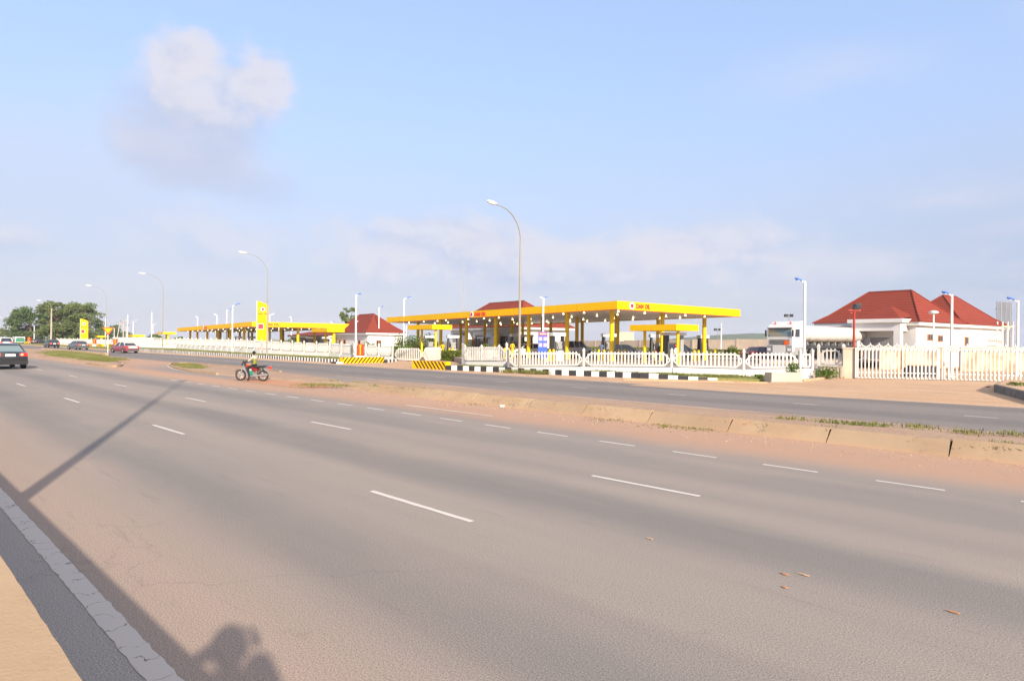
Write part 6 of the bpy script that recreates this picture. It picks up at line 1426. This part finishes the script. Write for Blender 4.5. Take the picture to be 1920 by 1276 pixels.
# tufts along the top of the slabs, thicker towards both ends
tuf = []
for s in [rs.uniform(-6, 27) for _ in range(26)]: tuf.append((RP(s, 15.62 + rs.uniform(-.05, .25), .24), rs.uniform(.12, .35), rs.randint(25, 80), rs.uniform(.04, .09)))
for px, py in ((1480, 790), (1560, 796), (1610, 800), (1720, 806), (1640, 802), (1820, 818), (1900, 822), (1885, 845)): q = G(px, py + 14); tuf.append((Vector((q.x, q.y, .25)), .28, 110, .085))
for px, py in ((580, 721), (600, 721), (640, 722), (690, 723), (760, 727), (820, 731), (860, 734)): q = G(px, py + 5); tuf.append((Vector((q.x, q.y, .10)), .45, 190, .11))
for px, py in ((1250, 797), (1290, 800), (1330, 803), (905, 756), (1150, 786)): tuf.append((G(px, py), .5, 170, .05))
grass('grass', tuf, 'grass_green'); grass('grass', [(RP(s, 15.7 + rs.uniform(0, .6), .22), .4, 45, .06) for s in [rs.uniform(-8, 27) for _ in range(30)]], 'grass_dry')
vg = []
for s in [rs.uniform(59, 140) for _ in range(240)]: vg.append((RP(s, rs.uniform(32.9, 35.6), .15), .9, 60, .24))
for _ in range(150):
    f = rs.random(); a, b = D(868, 54.0).lerp(D(1395, 40.2), f), G(868, 692.5).lerp(G(1395, 711), f); q = b.lerp(a, rs.random()); q.z = .09; vg.append((q, .5, 70, .16))
for px, py in ((1120, 702), (1140, 702.5), (955, 700), (985, 701), (1000, 702), (1020, 702.5), (930, 697)): q = G(px, py - 1); vg.append((Vector((q.x, q.y, .05)), .35, 260, .26))
grass('grass', vg, 'grass_green')
def inside(p, poly):
    c = False
    for a, b in zip(poly, poly[1:] + poly[:1]):
        if (a[1] > p[1]) != (b[1] > p[1]) and p[0] < (b[0] - a[0]) * (p[1] - a[1]) / (b[1] - a[1]) + a[0]: c = not c
    return c
ig = []
for _ in range(420):
    px, py = rs.uniform(60, 232), rs.uniform(660, 684); q = G(px, py); s, n = SN(q)
    if inside((-s, n), lt): ig.append((Vector((q.x, q.y, .31)), .6, 90, .11))
for _ in range(60):
    px, py = rs.uniform(328, 384), rs.uniform(681, 694); q = G(px, py)
    if inside(lp(*SN(q)), rt): ig.append((Vector((q.x, q.y, .12)), .3, 60, .10))
grass('grass', ig, 'grass_green')
# litter and small stones on the road
def scrap(label, px, py, w, l, col, z=.006, rz=0.0, name='scrap', cat='litter'):
    q = G(px, py); rnd = random.Random(int(px)); n = 9; pts = [(l * .5 * math.cos(2 * math.pi * i / n) * rnd.uniform(.7, 1.2), w * .5 * math.sin(2 * math.pi * i / n) * rnd.uniform(.6, 1.2)) for i in range(n)]
    o = MB().prism(pts, 0, .008 if w < .2 else .05).build(name, M('scrap_' + col[0], col[1], .8), None, False, (q.x, q.y, z), ROAD_ROT + rz); tag(o, label, cat, 'scraps on the road')
scrap('dull orange scrap lying on the bare asphalt in the right foreground', 1792, 1148, .03, .085, ('orange', (.42, .22, .12)))
scrap('pale orange fleck on the road below the middle lane dash', 1222, 1010, .03, .08, ('tan', (.50, .33, .2)))
scrap('left one of three small flecks close together on the right lane', 1477, 1077, .03, .08, ('orange', (.42, .22, .12)))
scrap('long brown fleck, right one of three close together', 1512, 1078, .025, .11, ('tan', (.50, .33, .2)))
scrap('smallest fleck, below its two neighbours on the right lane', 1477, 1102, .025, .06, ('orange', (.42, .22, .12)))
scrap('white scrap lying at the foot of the sloping kerb slabs', 943, 762, .22, .24, ('white', (.75, .74, .72)))
scrap('dark clod on the sandy apron left of the mossy stone edge', 1853, 726, .2, .22, ('clod', (.25, .14, .09)), name='stone', cat='stone')
scrap('dark stick on the sandy apron in front of the concrete block', 1483, 719, .08, .5, ('clod', (.25, .14, .09)), name='stick', cat='stick')
st_ = MB(); rq = random.Random(5)
for _ in range(1500):
    s, n = rq.uniform(-8, 30), 13.4 + 1.75 * rq.random() ** .6; p = RP(s, n); r = rq.uniform(.008, .03); st_.add([(p.x + r * math.cos(a) * rq.uniform(.7, 1.2), p.y + r * math.sin(a) * rq.uniform(.7, 1.2), -.002) for a in (0, 1.6, 3.1, 4.7)] + [(p.x, p.y, r * .9)], [(0, 1, 4), (1, 2, 4), (2, 3, 4), (3, 0, 4)])
struct('gravel', st_, MATS['gravel_bed'], kind='stuff')
# wires and small floodlights on the skyline
def twin_flood(label, px, py, d):
    p = D(px, d); zt = Z(px, py, d); t = thing('floodlight_post', label, 'light post', (p.x, p.y, 0), 0, 'floodlights on thin masts')
    MB().tube([(0, 0, 0), (0, 0, zt)], .05, 6).build('pole', MATS['galvanised'], t)
    for sx, a in ((-.38, .3), (.32, -.5)): MB().box((sx, 0, zt + .12), (.5, .3, .38), a).build('floodlight', MATS['grey_dark'], t)
twin_flood('thin mast with two dark floodlights rising behind the truck cab', 1479, 593, 86)
twin_flood('thin mast with two dark floodlights before the green hill, left of the plain white post', 1346, 619, 104)
pw_ = thing('power_line', 'thin electric wires crossing the sky behind the grey slatted frame', 'power line', D(1700, 150)); b0 = D(1700, 150)
for dz in (0, .9):
    pth = [D(1560 + 45 * i, 150) - b0 + Vector((0, 0, Z(1850, 603, 150) - dz - .5 * math.sin(math.pi * i / 10))) for i in range(11)]; MB().tube(pth, .022, 4).build('wire', MATS['grey_mid'], pw_)
# thin hazy air round the whole place
hz_ = MB().bb((-1300, -120, -1.2), (1500, 1900, 48)); hm = bpy.data.materials.new('haze'); hm.use_nodes = True; ht = hm.node_tree; ht.nodes.clear()
pv = ht.nodes.new('ShaderNodeVolumePrincipled'); pv.inputs['Density'].default_value = HAZE; pv.inputs['Color'].default_value = (.86, .90, 1.0, 1); ho = ht.nodes.new('ShaderNodeOutputMaterial'); ht.links.new(pv.outputs[0], ho.inputs['Volume'])
struct('haze', hz_, hm, kind='stuff')
for o in list(bpy.data.objects):
    if o.type == 'MESH' and not o.data.polygons: bpy.data.objects.remove(o)
